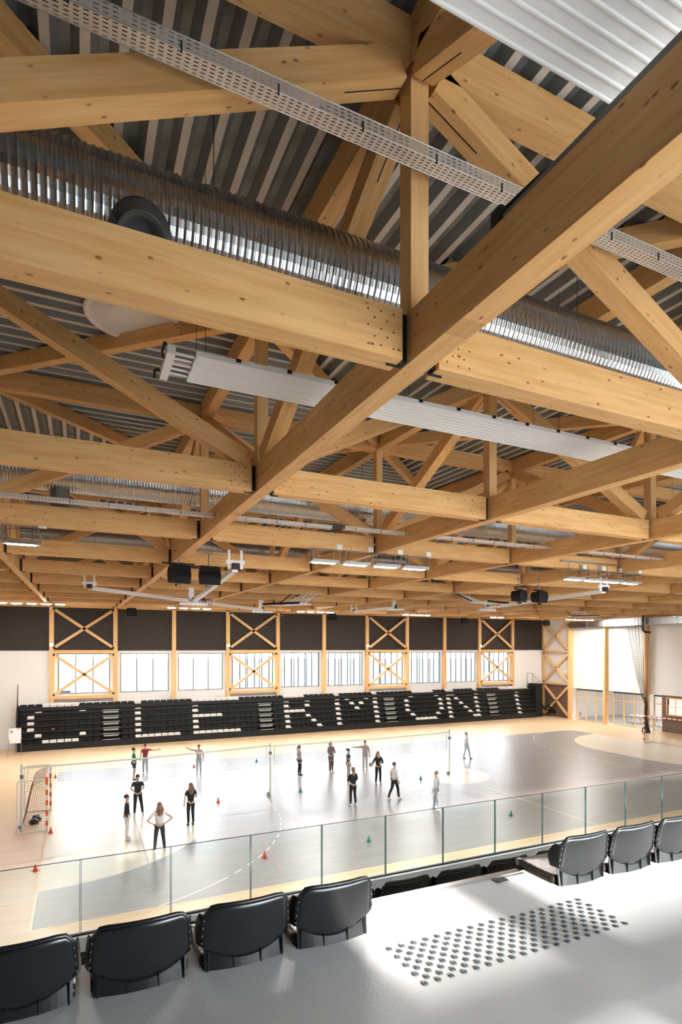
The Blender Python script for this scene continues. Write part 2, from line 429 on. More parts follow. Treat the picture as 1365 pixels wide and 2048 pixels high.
for x0, s in ((0, 1), (40, -1)):                # dashed nine-metre lines
    pts = [p for p in dzone(x0, s, r=9.0, n=40) if 0.0 <= p[1] <= 20.0]
    for i, (p, q) in enumerate(zip(pts, pts[1:])):
        m = ((p[0] + q[0]) / 2, (p[1] + q[1]) / 2)
        if Vector((q[0] - p[0], q[1] - p[1])).length > 1:
            for j in range(0, 6, 2):
                t0, t1 = j / 6, (j + 1) / 6
                line(p[0] + (q[0] - p[0]) * t0, p[1] + (q[1] - p[1]) * t0, p[0] + (q[0] - p[0]) * t1, p[1] + (q[1] - p[1]) * t1)
        elif i % 2 == 0 or p[1] < 1.2 or p[1] > 18.0: line(*p, *q)
    line(x0 + s * 7, 9.5, x0 + s * 7, 10.5)
for k in range(4):                               # faint red badminton / basketball lines
    x0 = 3.2 + 9.0 * k
    for a in ((x0, 3.0, x0 + 6.1, 3.0), (x0, 16.4, x0 + 6.1, 16.4), (x0, 3.0, x0, 16.4), (x0 + 6.1, 3.0, x0 + 6.1, 16.4), (x0, 7.7, x0 + 6.1, 7.7)):
        line(*a, w=.035, z=.005, mi=5)
line(7.0, 1.1, 7.4, 4.8, w=.05, z=.0055, mi=5)
arc(20, 10, 1.8, 0, 2 * math.pi, 40, w=.04, mi=4)
struct(obj('floor', fl, [MAPLE, COURT, CREAM, LINE_W, LINE_Y, LINE_R], fix=False))

def wallbox(name, lo, hi, mat): mb = MB(); mb.box(lo, hi); return struct(obj(name, mb, mat))
# far window wall (v = 29.75): solid parts, openings between the posts
mb = MB()
mb.box((-12, 29.75, -.05), (46.6, 30.0, 3.78)); mb.box((-12, 29.75, 6.74), (46.6, 30.0, 14.5))
mb.box((-12, 29.75, 3.78), (gu(0) + .40, 30.0, 6.74)); mb.box((gu(10) - .40, 29.75, 3.78), (46.6, 30.0, 6.74))
for g in range(1, 10): mb.box((gu(g) - .36, 29.75, 3.78), (gu(g) + .36, 30.0, 6.74))
struct(obj('wall_far', mb, WHITEW))
for g in range(10):
    a, b = gu(g) + (.40 if g == 0 else .36), gu(g + 1) - (.40 if g == 9 else .36)
    w = thing('window_%d' % (g + 1), '', ''); del w['label']; del w['category']; w['kind'] = 'structure'; w.location = (a, 29.86, 3.78)
    mb = MB(); W_ = b - a; H_ = 2.96
    for lo, hi in (((0, -.03, 0), (W_, .03, .06)), ((0, -.03, H_ - .07), (W_, .03, H_)), ((0, -.03, 0), (.07, .03, H_)), ((W_ - .07, -.03, 0), (W_, .03, H_))): mb.box(lo, hi)
    for i in (1, 2): mb.box((W_ * i / 3 - .035, -.04, .05), (W_ * i / 3 + .035, .03, H_ - .05))
    f = obj('window_frame', mb, ALU, w)
    for i in range(3):
        m2 = MB(); m2.quad((W_ * i / 3 + .02, 0, .05), (W_ * (i + 1) / 3 - .02, 0, .05), (W_ * (i + 1) / 3 - .02, 0, H_ - .05), (W_ * i / 3 + .02, 0, H_ - .05))
        obj('pane', m2, WGLASS, f)
    m3 = MB(); m3.box((-.02, -.14, -.04), (W_ + .02, -.03, 0)); obj('window_sill', m3, WHITEW, w)
# left, rear and right walls
mb = MB(); mb.box((-12.2, -21.2, -.05), (-12, 30, 14.5))
struct(obj('wall_left', mb, WHITEW))
wallbox('wall_light_blocker', (2.3, -21, 5.5), (2.48, -17.3, 13.2), SLAT)  # added out of view to keep rear daylight off the left balcony and roof
mb = MB(); mb.box((-12.2, -21.2, -.05), (47, -21.0, 5.6)); mb.box((-12.2, -21.2, 8.25), (47, -21.0, 14.5))
mb.box((-12.2, -21.2, 5.6), (2.65, -21.0, 8.25)); mb.box((38, -21.2, 5.6), (47, -21.0, 8.25))
for x in (3.75, 8.0, 12.2, 16.5, 20.7, 25, 29.3, 33.6): mb.box((x - .22, -21.2, 5.6), (x + .22, -21.0, 8.25))
mb.box((2.65, -21.15, 7.58), (38, -21.05, 7.76))
struct(obj('wall_rear', mb, SLAT))  # unseen wall; dark slat finish put on it to cut bounced light
mb = MB(); z1 = 3.12
mb.box((WALLU, -21.2, z1), (46.5, 30, 14.5))                       # white panels above the glazing
mb.box((WALLU, rv(9) + .0, -.05), (46.5, 30, z1)); mb.box((WALLU, -21.2, -.05), (46.5, 12.6, z1))
mb.box((WALLU, 12.6, -.05), (46.5, 15.9, .0)); 
struct(obj('wall_right', mb, WHITEW))
mb = MB(); mb.box((46.20, rv(9) + .35, 0), (WALLU, 29.7, 3.35)); struct(obj('wall_right_corner_lining', mb, BRICK))
mb = MB(); mb.box((46.22, 6, 0), (46.5, 13.9, z1)); mb.box((46.22, 13.9, 0), (46.5, 15.55, 1.45)); mb.box((46.22, 13.9, 2.95), (46.5, 15.55, z1)); mb.box((46.22, 15.55, 0), (46.5, 15.95, z1))
struct(obj('wall_right_lining', mb, BRICK))
w = thing('window_11', '', ''); del w['label']; del w['category']; w['kind'] = 'structure'; w.location = (46.2, 13.9, 1.45)
mb = MB()
for lo, hi in (((-.03, 0, 0), (.04, 1.65, .09)), ((-.03, 0, 1.41), (.04, 1.65, 1.5)), ((-.03, 0, 0), (.04, .09, 1.5)), ((-.03, 1.56, 0), (.04, 1.65, 1.5))): mb.box(lo, hi)
mb.box((-.01, .81, .08), (.02, .85, 1.42)); mb.box((-.01, .08, .73), (.02, 1.57, .77))
obj('window_frame', mb, GLP, w)
mb = MB(); mb.quad((.03, .08, .08), (.03, 1.57, .08), (.03, 1.57, 1.42), (.03, .08, 1.42)); obj('pane', mb, WGLASS, w)
# side room seen through the right-hand glazing
mb = MB(); mb.box((46.5, 9, -.05), (53.5, 26.2, 0)); struct(obj('floor_side_room', mb, plain('grey_lino', (.42, .42, .43), .35)))
mb = MB(); mb.box((53.5, 9, 0), (53.7, 26.4, 3.6)); mb.box((46.5, 26.2, 0), (53.7, 26.4, 3.6)); mb.box((46.5, 8.8, 0), (53.7, 9, 3.6)); struct(obj('wall_side_room', mb, WHITE))
mb = MB(); mb.box((46.5, 8.8, 3.5), (53.7, 26.4, 3.6)); struct(obj('ceiling_side_room', mb, WHITE))
al = bpy.data.lights.new('side_room_light', 'AREA'); al.shape = 'RECTANGLE'; al.size = 1.2; al.size_y = 8; al.energy = 420; al.color = (1, .95, .88)
ao = bpy.data.objects.new('side_room_light', al); C.objects.link(ao); ao.location = (50, 18, 3.45)

# glazing bays of the right wall
def glazing(v0, v1, n, label, door=False):
    t = thing('glazed_screen', label, 'glazing', (46.34, v0, 0)); L = v1 - v0
    mb = MB()
    for i in range(n + 1): mb.box((-.05, L * i / n - .035, 0), (.05, L * i / n + .035, z1 - .12))
    mb.box((-.05, 0, 2.28), (.05, L, 2.34)); mb.box((-.05, 0, 0), (.05, L, .05))
    obj('mullion_frame', mb, GLP, t)
    m2 = MB(); m2.box((-.06, 0, z1 - .16), (.08, L, z1 - .04)); obj('head_shadow_gap', m2, STEELB, t)
    for i in range(n):
        m3 = MB(); m3.quad((0, L * i / n + .03, .05), (0, L * (i + 1) / n - .03, .05), (0, L * (i + 1) / n - .03, z1 - .15), (0, L * i / n + .03, z1 - .15)); obj('pane', m3, WGLASS, t)
    return t
glazing(21.75, 25.15, 3, 'timber framed glazed screen next to the cross braced corner bay')
glazing(17.55, 20.85, 3, 'timber framed glazed screen showing tables, between two wall columns')
glazing(15.98, 16.75, 1, 'narrow glazed door screen between hanging net and slatted lining')

# posts of the far wall
for g in range(-1, 11):
    u = gu(g)
    beam('timber_post', (u, 29.62, 0), (u, 29.62, cz(u, 29.7) + .1), .26, .30, GLP,
         'pale timber wall post, %s along the window wall from the left end' % ORD[g + 2], 'post')
# cross braced bays
def xbrace(p00, p10, p11, p01, label):
    c = [Vector(p) for p in (p00, p10, p11, p01)]
    o = thing('cross_brace', label, 'brace', (c[0] + c[2]) / 2)
    for i, (a, b) in enumerate(((c[0], c[2]), (c[1], c[3]))):
        mb = MB(); d = (b - a).normalized() * .12
        off = Vector((0, .0, 0))
        mb.bar(a + d - o.location, b - d - o.location, .15, .20); obj('diagonal', mb, GLP, o)
    for p in c:
        mb = MB(); q = p - o.location; mb.box((q.x - .06, q.y - .03, q.z - .08), (q.x + .06, q.y + .03, q.z + .08)); obj('gusset_plate', mb, STEELB, o)
for n_, g in enumerate((0, 3, 6, 9)):
    a, b = gu(g) + .14, gu(g + 1) - .14; zt_ = cz(a, 29.6) - .12
    wh = ['leftmost', 'second', 'third', 'rightmost'][n_]
    xbrace((a, 29.5, 7.15), (b, 29.5, 7.15), (b, 29.5, zt_), (a, 29.5, zt_), 'crossed timber brace over dark slats in the %s braced window bay' % wh)
    xbrace((a, 29.5, 3.75), (b, 29.5, 3.75), (b, 29.5, 6.65), (a, 29.5, 6.65), 'crossed timber brace in front of the %s braced window' % wh)
    beam('brace_rail', (a, 29.5, 6.86), (b, 29.5, 6.86), .16, .24, GLP, 'horizontal timber rail above the %s braced window' % wh, 'rail')
    beam('brace_rail', (a, 29.5, 3.55), (b, 29.5, 3.55), .16, .24, GLP, 'horizontal timber rail below the %s braced window' % wh, 'rail')
# dark slatted acoustic panels above the windows
def slat_panel(a, b, z0, z1_, y, label):
    t = thing('slatted_acoustic_panel', label, 'acoustic panel', (a, y, z0)); Wd = b - a; Hh = z1_ - z0
    mb = MB(); mb.box((0, .05, 0), (Wd, .08, Hh)); obj('felt_backing', mb, BACKD, t)
    mb = MB(); z = .02
    while z < Hh - .05: mb.box((0, 0, z), (Wd, .045, z + .055)); z += .105
    o = obj('slats', mb, SLAT, t, fix=False); o['kind'] = 'stuff'
    mb = MB(); mb.box((0, -.01, -.03), (Wd, .09, .0)); obj('bottom_trim', mb, SLAT, t)
for g in range(-3, 11):
    slat_panel(gu(g) + .14, gu(g + 1) - .14, 6.98, cz(gu(g), 29.7) + .15, 29.66,
               'dark brown slatted acoustic panel in the %s bay of the window wall from the left' % ORD[g + 4])
# right wall: columns and corner bracing
for k, lab in ((10, 'corner'), (9, 'tall pale column beside the cross braced corner bay'), (8, 'tall pale column between the two glazed screens'), (7, 'tall pale column behind the hanging black net'), (6, 'tall pale column behind the right-hand goal'), (5, 'tall pale column right of the goal')):
    v = rv(k) if k < 10 else 29.45
    d = .52 if k < 10 else .22
    beam('timber_column', (46.22 - d / 2 + .1, v, 0), (46.22 - d / 2 + .1, v, 10.05), .22, d, GLP,
         'tall timber column in the far right corner of the hall' if k == 10 else lab, 'column')
for z in (3.47, 6.79): beam('brace_rail', (46.05, rv(9) + .13, z), (46.05, 29.35, z), .16, .2, GLP, 'horizontal rail of the braced right corner bay, %s one' % ('lower' if z < 4 else 'upper'), 'rail')
for z0_, z1_, w_ in ((.15, 3.3, 'lowest'), (3.65, 6.6, 'middle'), (6.97, 9.95, 'topmost')):
    xbrace((46.03, rv(9) + .15, z0_), (46.03, 29.3, z0_), (46.03, 29.3, z1_), (46.03, rv(9) + .15, z1_), 'crossed timber brace in the right corner bay, %s of three' % w_)

# ------------------------------------------------------------------ roof deck: a diamond of ribs round every second node
dk = MB(); PIT = .30
def deck_panel(g, k, mode):
    cu, cv = gu(g), rv(k)
    half_p = A if mode == 'B' else B         # across the ribs
    half_r = B if mode == 'B' else A         # along the ribs
    prof = [(-.150, .11, 1), (-.058, .0, 0), (.0, .0, 0), (.058, .0, 1)]   # offset, height, material of the strip that follows
    n = int(half_p / PIT) + 1; seq = []
    for i in range(-n, n + 1):
        seq += [(i * PIT - .110, .11, 1), (i * PIT - .040, 0., 0), (i * PIT + .040, 0., 1), (i * PIT + .110, .11, 1)]
    seq = [s for s in seq if abs(s[0]) < half_p]
    for (p0, h0, m0), (p1, h1, _) in zip(seq, seq[1:]):
        e0 = half_r * (1 - abs(p0) / half_p); e1 = half_r * (1 - abs(p1) / half_p)
        def P(p, e, h):
            x, y = (cu + p, cv + e) if mode == 'B' else (cu + e, cv + p)
            return (x, y, tz(x, y) + UCH + .01 + h)
        dk.quad(P(p0, -e0, h0), P(p1, -e1, h1), P(p1, e1, h1), P(p0, e0, h0), m0)
for k in range(-3, 12):
    for g in range(-3, 13):
        if (g + k) % 2 == 0: continue
        deck_panel(g, k, 'B' if (g - k) % 4 == 1 else 'A')
struct(obj('ceiling', dk, [DECKF, DECKP], fix=False))
mb = MB()
mb.quad((-12.2, -21.2, 12.75), (47, -21.2, 12.75), (47, -4, 13.2), (-12.2, -4, 13.2)); mb.quad((-12.2, -4, 13.2), (47, -4, 13.2), (47, 30, 14.3), (-12.2, 30, 14.3))
struct(obj('ceiling_insulation', mb, BACKD, fix=False))

# ------------------------------------------------------------------ timber space truss
GMAX, KMAX = 11, 10
# girders: continuous along y
for g in range(-1, GMAX + 1):
    k0 = -2 if g <= 2 else (-1 if g < 4 else 0); u = gu(g)
    pts = [(u, rv(k) if k < 10 else 29.5, cz(u, rv(k)) + CH / 2) for k in range(k0, KMAX + 1)]
    pts = [p for i, p in enumerate(pts) if seen(p, pts[min(i + 1, len(pts) - 1)], 400) or seen(pts[max(0, i - 1)], p, 400)]
    if len(pts) < 2: continue
    mb = MB(); o0 = Vector(pts[0]); R90 = Matrix.Rotation(-math.pi / 2, 4, 'Z')
    for a, b in zip(pts, pts[1:]):
        pa = R90 @ (Vector(a) - o0); pb = R90 @ (Vector(b) - o0)
        x0, x1 = pa.x, pb.x
        v = [(x0, -CW / 2, pa.z - CH / 2), (x1, -CW / 2, pb.z - CH / 2), (x1, CW / 2, pb.z - CH / 2), (x0, CW / 2, pa.z - CH / 2),
             (x0, -CW / 2, pa.z + CH / 2), (x1, -CW / 2, pb.z + CH / 2), (x1, CW / 2, pb.z + CH / 2), (x0, CW / 2, pa.z + CH / 2)]
        n = len(mb.v); mb.v += v
        for f in ((0, 3, 2, 1), (4, 5, 6, 7), (0, 1, 5, 4), (2, 3, 7, 6)): mb.f.append(tuple(n + i for i in f)); mb.m.append(0)
    n = len(mb.v) - 8; mb.f.append((n + 1, n + 2, n + 6, n + 5)); mb.m.append(0); mb.f.append((0, 4, 7, 3)); mb.m.append(0)
    o = obj('timber_girder', mb, GL, loc=o0, rot=(0, 0, math.pi / 2))
    tag(o, 'long glulam girder running to the window wall, %s' % {1: 'the big one crossing above the camera', 0: 'at the far left of the ceiling', 2: 'next one right of the big near girder'}.get(g, ORD[g + 1 if g > 0 else 1] + ' from the left'), 'girder')
# cross beams between girders, with a steel plate at each end
for k in range(-1, KMAX + 1):
    for g in range(-2, GMAX):
        a, b = gu(g), gu(g + 1); v = rv(k) if k < 10 else 29.45
        p0 = Vector((a + CW / 2 + .07, v, cz(a, v) + CH / 2)); p1 = Vector((b - CW / 2 - .07, v, cz(b, v) + CH / 2))
        if not seen(p0, p1): continue
        lab = 'glulam cross beam in the %s, between %s and the next girder' % (rowname(k), colname(g))
        o = beam('cross_beam', p0, p1, CW, CH - .01, GL, lab, 'beam', marks=2 if k <= 1 and g < 4 else 0)
        L = (p1 - p0).length
        for s in (-1, 1):
            mb = MB(); mb.box((s * (L / 2 + .035) - .035, -.05, -CH / 2 + .02), (s * (L / 2 + .035) + .035, .05, CH / 2 - .01))
            mb.box((s * (L / 2 - .03) - .06, -.006, -CH / 2 - .012), (s * (L / 2 - .03) + .06, .006, -CH / 2 + .02))
            obj('steel_plate', mb, STEELB, o)
# top nodes: posts, upper chords, braces
for k in range(-1, KMAX):
    for g in range(-1, GMAX):
        u, v = gu(g), rv(k); c0, t0 = cz(u, v), tz(u, v)
        where = '%s, %s' % (rowname(k), colname(g))
        if seen((u, v, c0), (u, v, t0), 60):
            beam('king_post', (u, v, c0 + CH), (u, v, t0 + .02), .165, .165, GLP, 'square timber post between lower and upper chords, %s' % where, 'post')
        # upper chord along x
        u2 = gu(g + 1)
        if g + 1 <= GMAX and seen((u, v, t0), (u2, v, tz(u2, v)), 120):
            beam('upper_chord', (u + .09, v, t0 + UCH / 2), (u2 - .09, v, tz(u2, v) + UCH / 2), .2, UCH, GL, 'upper roof timber parallel to the window wall, %s' % where, 'roof timber')
        v2 = rv(k + 1)
        if seen((u, v, t0), (u, v2, tz(u, v2)), 120):
            beam('upper_chord', (u, v + .11, t0 + UCH / 2), (u, v2 - .11, tz(u, v2) + UCH / 2), .2, UCH, GL, 'upper roof timber running toward the window wall, %s' % where, 'roof timber')
        if (g + k) % 2 == 0:
            for dg in (1, -1):
                uu, vv = gu(g + dg), rv(k + 1)
                if g + dg < -1: continue
                d = Vector((uu - u, vv - v, 0)).normalized() * .22
                if seen((u, v, t0), (uu, vv, tz(uu, vv)), 80):
                    beam('diagonal_chord', (u + d.x, v + d.y, t0 + UCH / 2 + .05), (uu - d.x, vv - d.y, tz(uu, vv) + UCH / 2 + .05), .16, .26, GL,
                         'diagonal roof timber leaning %s, %s' % ('right' if dg > 0 else 'left', where), 'roof timber')
        else:
            for dg, dk_, w_ in ((1, 0, 'right'), (-1, 0, 'left'), (0, 1, 'away'), (0, -1, 'back')):
                uu, vv = gu(g + dg), rv(k + dk_)
                if g + dg > GMAX or k + dk_ > KMAX: continue
                p0 = Vector((u, v, t0 + .06)); p1 = Vector((uu, vv, cz(uu, vv) + CH - .06)); d = (p1 - p0).normalized()
                p0 = p0 + d * .20; p1 = p1 - d * .30
                if seen(p0, p1, 120):
                    beam('truss_brace', p0, p1, .2, .24, GL, 'sloping timber brace falling %s from the post top, %s' % (w_, where), 'brace', kerf=.55 if k <= 1 else 0.)

# ------------------------------------------------------------------ balcony: walkway, seat tiers, parapet
mb = MB()
mb.box((-12, -21, 5.2), (46.3, -13.02, 5.5))
for i in range(1, 5): mb.box((-12, -13.02 + .93 * (i - 1), 5.0 - .5 * i), (46.3, -13.02 + .93 * i, 5.5 - .5 * i))
mb.box((-12, -9.3, 3.1), (46.3, -8.98, 3.5)); mb.box((-12, -8.98, 2.9), (46.3, -8.82, 3.76))
struct(obj('floor_balcony', mb, CONC))
mb = MB(); mb.box((2.63, -13.04, 5.492), (3.98, -12.99, 5.508)); mb.box((2.63, -13.075, 5.50), (3.98, -13.06, 5.504))
tag(obj('stair_nosing', mb, STEEL), 'thin metal edge strip along the walkway between the two seat groups', 'edge strip')
mb = MB(); mb.box((3.70, -13.12, 5.501), (3.80, -13.06, 5.506))
tag(obj('floor_marker', mb, STEELB), 'small dark square marker on the walkway left of the right-hand seats', 'marker')
# tactile studs
st = MB(); st.lathe([(.0175, 0), (.0165, .004), (.010, .006), (.0, .006)], 12)
st_me = st.mesh('tactile_stud', STUD, smooth=True)
ROWN = ['nearest the seats', 'second from the seats', 'third from the seats', 'fourth from the seats', 'in the middle', 'fourth from the camera', 'third from the camera', 'second from the camera', 'nearest the camera']
for r in range(9):
    v = -13.545 - r * .0425
    n = 19 if r % 2 == 0 else 18
    for i in range(n):
        o = put('tactile_stud', st_me, loc=(2.615 + i * .0765 + (.038 if r % 2 else 0), v, 5.5))
        tag(o, 'round tactile stud, row %s, %s from the left' % (ROWN[r], ORD[i + 1]), 'stud', 'tactile studs on the walkway')
# glass balustrade
GX = [.12 + 1.0167 * i for i in range(-5, 24)]
for i, (a, b) in enumerate(zip(GX, GX[1:])):
    if not seen((a, -8.9, 3.8), (b, -8.9, 4.6), 40): continue
    t = thing('glass_panel', 'clear glass balustrade panel in front of the seats, %s from the left' % ORD[min(22, i - 2 if i > 2 else 1)], 'glass panel', (a, -8.9, 3.765))
    mb = MB(); mb.box((.008, -.008, 0), (b - a - .008, .008, .868)); obj('pane', mb, GLASS, t)
    for x in (.004, b - a - .010): mb = MB(); mb.box((x, -.0085, 0), (x + .006, .0085, .87)); obj('pane_edge', mb, GEDGE, t)
    mb = MB(); mb.box((0, -.006, .868), (b - a, .006, .874)); obj('top_edge', mb, STEELB, t)
    mb = MB(); mb.box((0, -.022, -.02), (b - a, .022, .012)); obj('shoe_rail', mb, STEELB, t)

# bucket seats, facing the court (+y); origin at the rear lower edge, left side
def seat_meshes():
    Wd, Hh = .455, .335
    nx, nz = 14, 8
    back = MB()
    def pt(i, j, off):
        a = i / nx; c = (a - .5) * 2
        top = Hh - .05 * max(0, (abs(c) - .80) / .20) ** 2; bot = .045 + .085 * c * c
        z = bot + (top - bot) * j / nz; q = z / Hh
        wid = Wd * (1 - .09 * q * q)
        return ((Wd - wid) / 2 + wid * a, -.055 * q - .030 * (1 - c * c) + .035 + off, z)
    for j in range(nz):
        for i in range(nx):
            back.quad(pt(i, j, 0), pt(i + 1, j, 0), pt(i + 1, j + 1, 0), pt(i, j + 1, 0))
            back.quad(pt(i, j, .022), pt(i, j + 1, .022), pt(i + 1, j + 1, .022), pt(i + 1, j, .022))
    for j in range(nz):
        for i in (0, nx): back.quad(pt(i, j, 0), pt(i, j + 1, 0), pt(i, j + 1, .022), pt(i, j, .022))
    for i in range(nx): back.quad(pt(i, nz, 0), pt(i + 1, nz, 0), pt(i + 1, nz, .022), pt(i, nz, .022)); back.quad(pt(i, 0, 0), pt(i + 1, 0, 0), pt(i + 1, 0, .022), pt(i, 0, .022))
    rim = MB(); pts = [pt(0, j, .01) for j in range(2, nz + 1)] + [pt(i, nz, .01) for i in range(1, nx)] + [pt(nx, j, .01) for j in range(nz, 1, -1)]
    rim.sweep(pts, .011, 8)
    wing = []
    for s, i in ((-1, 0), (1, nx)):
        w = MB(); o0 = [pt(i, j, .0) for j in range(nz + 1)]
        fr = [(p[0] + s * .012, p[1] + .075 * math.sin(math.pi * (.15 + .7 * j / nz)) + .02, p[2]) for j, p in enumerate(o0)]
        for j in range(nz):
            w.quad(o0[j], o0[j + 1], fr[j + 1], fr[j]); q = [(x + s * .006, y, z) for x, y, z in (o0[j], o0[j + 1], fr[j + 1], fr[j])]; w.quad(*q)
            w.quad(fr[j], fr[j + 1], q[2], q[3])
        for j in range(1, nz, 2): x, y, z = o0[j]; w.box((x - .002, y - .003, z - .0035), (x + .002, y + .003, z + .0035), 1)
        wing.append(w)
    pan = MB(); n = 10
    def pp(i, j, off):
        a = i / n; c = (a - .5) * 2; y = .07 + .36 * j / n
        return (Wd * (.02 + .96 * a) , y, .055 - .028 * (1 - c * c) * math.sin(math.pi * (.1 + .8 * j / n)) + off)
    for j in range(n):
        for i in range(n):
            pan.quad(pp(i, j, 0), pp(i + 1, j, 0), pp(i + 1, j + 1, 0), pp(i, j + 1, 0)); pan.quad(pp(i, j, -.022), pp(i, j + 1, -.022), pp(i + 1, j + 1, -.022), pp(i + 1, j, -.022))
    for j in range(n):
        for i in (0, n): pan.quad(pp(i, j, 0), pp(i, j + 1, 0), pp(i, j + 1, -.05), pp(i, j, -.05))
    for i in range(n):
        for j in (0, n): pan.quad(pp(i, j, 0), pp(i + 1, j, 0), pp(i + 1, j, -.05), pp(i, j, -.05))
    skirt = MB()
    for i in range(nx):
        def sk(i, z): a = i / nx; c = (a - .5) * 2; return (.02 + (Wd - .04) * a, .045 - .030 * (1 - c * c) - .018 * (1 - z / .13), z)
        for z0, z1_ in ((0, .045), (.045, .09), (.09, .14)):
            skirt.quad(sk(i, z0), sk(i + 1, z0), sk(i + 1, z1_), sk(i, z1_))
        skirt.quad(sk(i, 0), sk(i + 1, 0), (sk(i + 1, 0)[0], .10, .0), (sk(i, 0)[0], .10, .0))
    for x in (.035, .16, .30, .42): c = ((x / Wd) - .5) * 2; y = .045 - .030 * (1 - c * c); skirt.box((x, y - .024, .0), (x + .003, y + .02, .10), 0)
    br = MB(); br.box((.08, .12, -.0), (.12, .36, .03)); br.box((.33, .12, -.0), (.37, .36, .03))
    return dict(backrest=back.mesh('backrest', BLACKP, True), back_rim=rim.mesh('back_rim', BLACKP, True), seat_pan=pan.mesh('seat_pan', mk_pan(), True),
                lower_skirt=skirt.mesh('lower_skirt', BLACKP), bracket=br.mesh('bracket', STEELB), side_wing=[w.mesh('side_wing', [BLACKP, GREYM]) for w in wing])
def mk_pan():
    m, nt, b = newmat('brown_black_seat_plastic'); L = nt.links.new
    tc = N(nt, 'ShaderNodeTexCoord'); v = N(nt, 'ShaderNodeTexVoronoi'); v.inputs['Scale'].default_value = 140; L(tc.outputs['Object'], v.inputs['Vector'])
    b.inputs['Base Color'].default_value = (.022, .014, .010, 1); b.inputs['Roughness'].default_value = .25
    bp = N(nt, 'ShaderNodeBump'); bp.inputs['Strength'].default_value = .5; bp.inputs['Distance'].default_value = .002; L(v.outputs['Distance'], bp.inputs['Height']); L(bp.outputs['Normal'], b.inputs['Normal'])
    return m
SM = seat_meshes()
def bucket_seat(loc, label, group=None):
    t = thing('bucket_seat', label, 'seat', loc, 0, group)
    for n in ('backrest', 'back_rim', 'seat_pan', 'lower_skirt', 'bracket'): put(n, SM[n], t)
    for w in SM['side_wing']: put('side_wing', w, t)
    return t
for i, u in enumerate((-.84, -.34, .17, .665, 1.165, 1.665, 2.155)):
    if u < -.1: continue
    bucket_seat((u, -13.365, 5.5), 'black plastic bucket seat on the walkway edge, %s' % ['cut by the left picture edge', 'cut by the left picture edge', 'second from the left picture edge', 'third from the left picture edge', 'beside the gap with the studs'][i - 2], 'seats left of the gap')
for i in range(10):
    bucket_seat((4.02 + .485 * i, -13.365, 5.5), 'glossy black bucket seat right of the walkway gap, %s from the gap' % ORD[i + 1], 'seats right of the gap')
for i in range(-1, 19):
    u = 1.17 + .5 * i
    if seen((u, -12.45, 5.2), (u + .45, -12.4, 5.3), 10): bucket_seat((u, -12.435, 5.0), 'black seat one tier below the walkway, %s along from the left' % ORD[i + 2], 'seats of the second tier')
for i in range(-1, 17):
    u = 1.42 + .5 * i
    if seen((u, -11.5, 4.7), (u + .45, -11.5, 4.8), 10): bucket_seat((u, -11.505, 4.5), 'black seat two tiers below the walkway, %s along from the left' % ORD[i + 2], 'seats of the third tier')

# ------------------------------------------------------------------ retractable bleacher under the windows
PU, BU0 = .472, -2.68
def bu(c): return BU0 + PU * c
AIS = [(11, 14), (36, 39), (61, 64), (86, 89)]
t = thing('retractable_bleacher', 'long black retractable bleacher folded against the window wall', 'bleacher', (0, 0, 0))
NR = 6
def rz(k): return .50 + .415 * (5 - k)
def ry(k): return 29.03 - .13 * k
mb = MB(); mb.box((bu(0) - .05, 28.22, 0), (bu(99) + .05, 29.2, .42)); obj('front_board', mb, BLACKB, t)
mb = MB(); mb.box((bu(0), 29.12, .4), (bu(99), 29.4, 3.02)); obj('carcass', mb, BLACKB, t)
for k in range(NR):
    mb = MB(); mb.box((bu(0), ry(k) - .08, rz(k) - .06), (bu(99), 29.2, rz(k) - .01)); td = obj('tier_deck', mb, BLACKB, t)
    mb = MB(); mb.box((bu(0), ry(k) - .085, rz(k) - .14), (bu(99), ry(k) - .06, rz(k) - .01)); obj('tier_nosing', mb, BLACKB, td)
mb = MB(); mb.box((bu(0), 28.98, rz(0) + .33), (bu(99), 29.6, rz(0) + .37)); mb.box((bu(0), 28.96, rz(0) + .14), (bu(99), 29.0, rz(0) + .37)); obj('top_board', mb, BLACKB, t)
for ai, (c0, c1) in enumerate(AIS):
    for k in range(NR):
        mb = MB(); mb.box((bu(c0) + .12, ry(k) - .16, rz(k) - .03), (bu(c1) - .12, ry(k) + .04, rz(k) + .01)); mb.box((bu(c0) + .2, ry(k) - .10, rz(k) - .22), (bu(c1) - .2, ry(k) - .085, rz(k) - .10))
        obj('aisle_step', mb, STEPG, t)
mb = MB(); mb.box((bu(0) - .09, 28.35, 0), (bu(0) - .03, 29.5, 3.1)); obj('end_panel', mb, BLACKB, t)
mb = MB(); mb.poly([(bu(0) - .12, 28.3, 1.2), (bu(0) - .12, 28.0, 2.1), (bu(0) - .12, 28.6, 3.1), (bu(0) - .12, 29.0, 4.6), (bu(0) - .12, 29.2, 4.6), (bu(0) - .12, 29.2, .6)])
mb.poly([(bu(0) - .09, 28.3, 1.2), (bu(0) - .09, 28.0, 2.1), (bu(0) - .09, 28.6, 3.1), (bu(0) - .09, 29.0, 4.6), (bu(0) - .09, 29.2, 4.6), (bu(0) - .09, 29.2, .6)])
n0 = len(mb.v) - 12
for i in range(6): j = (i + 1) % 6; mb.f.append((n0 + i, n0 + j, n0 + 6 + j, n0 + 6 + i)); mb.m.append(0)
obj('end_guard', mb, BLACKB, t)
mb = MB(); e = bu(99)
mb.box((e, 28.4, 0), (e + .9, 29.5, 3.45)); obj('end_landing', mb, BLACKB, t)
mb = MB()
for p in ((e - .35, 28.5), (e - .35, 29.3)): mb.tube((p[0], p[1], 3.1), (p[0], p[1], 4.5), .02)
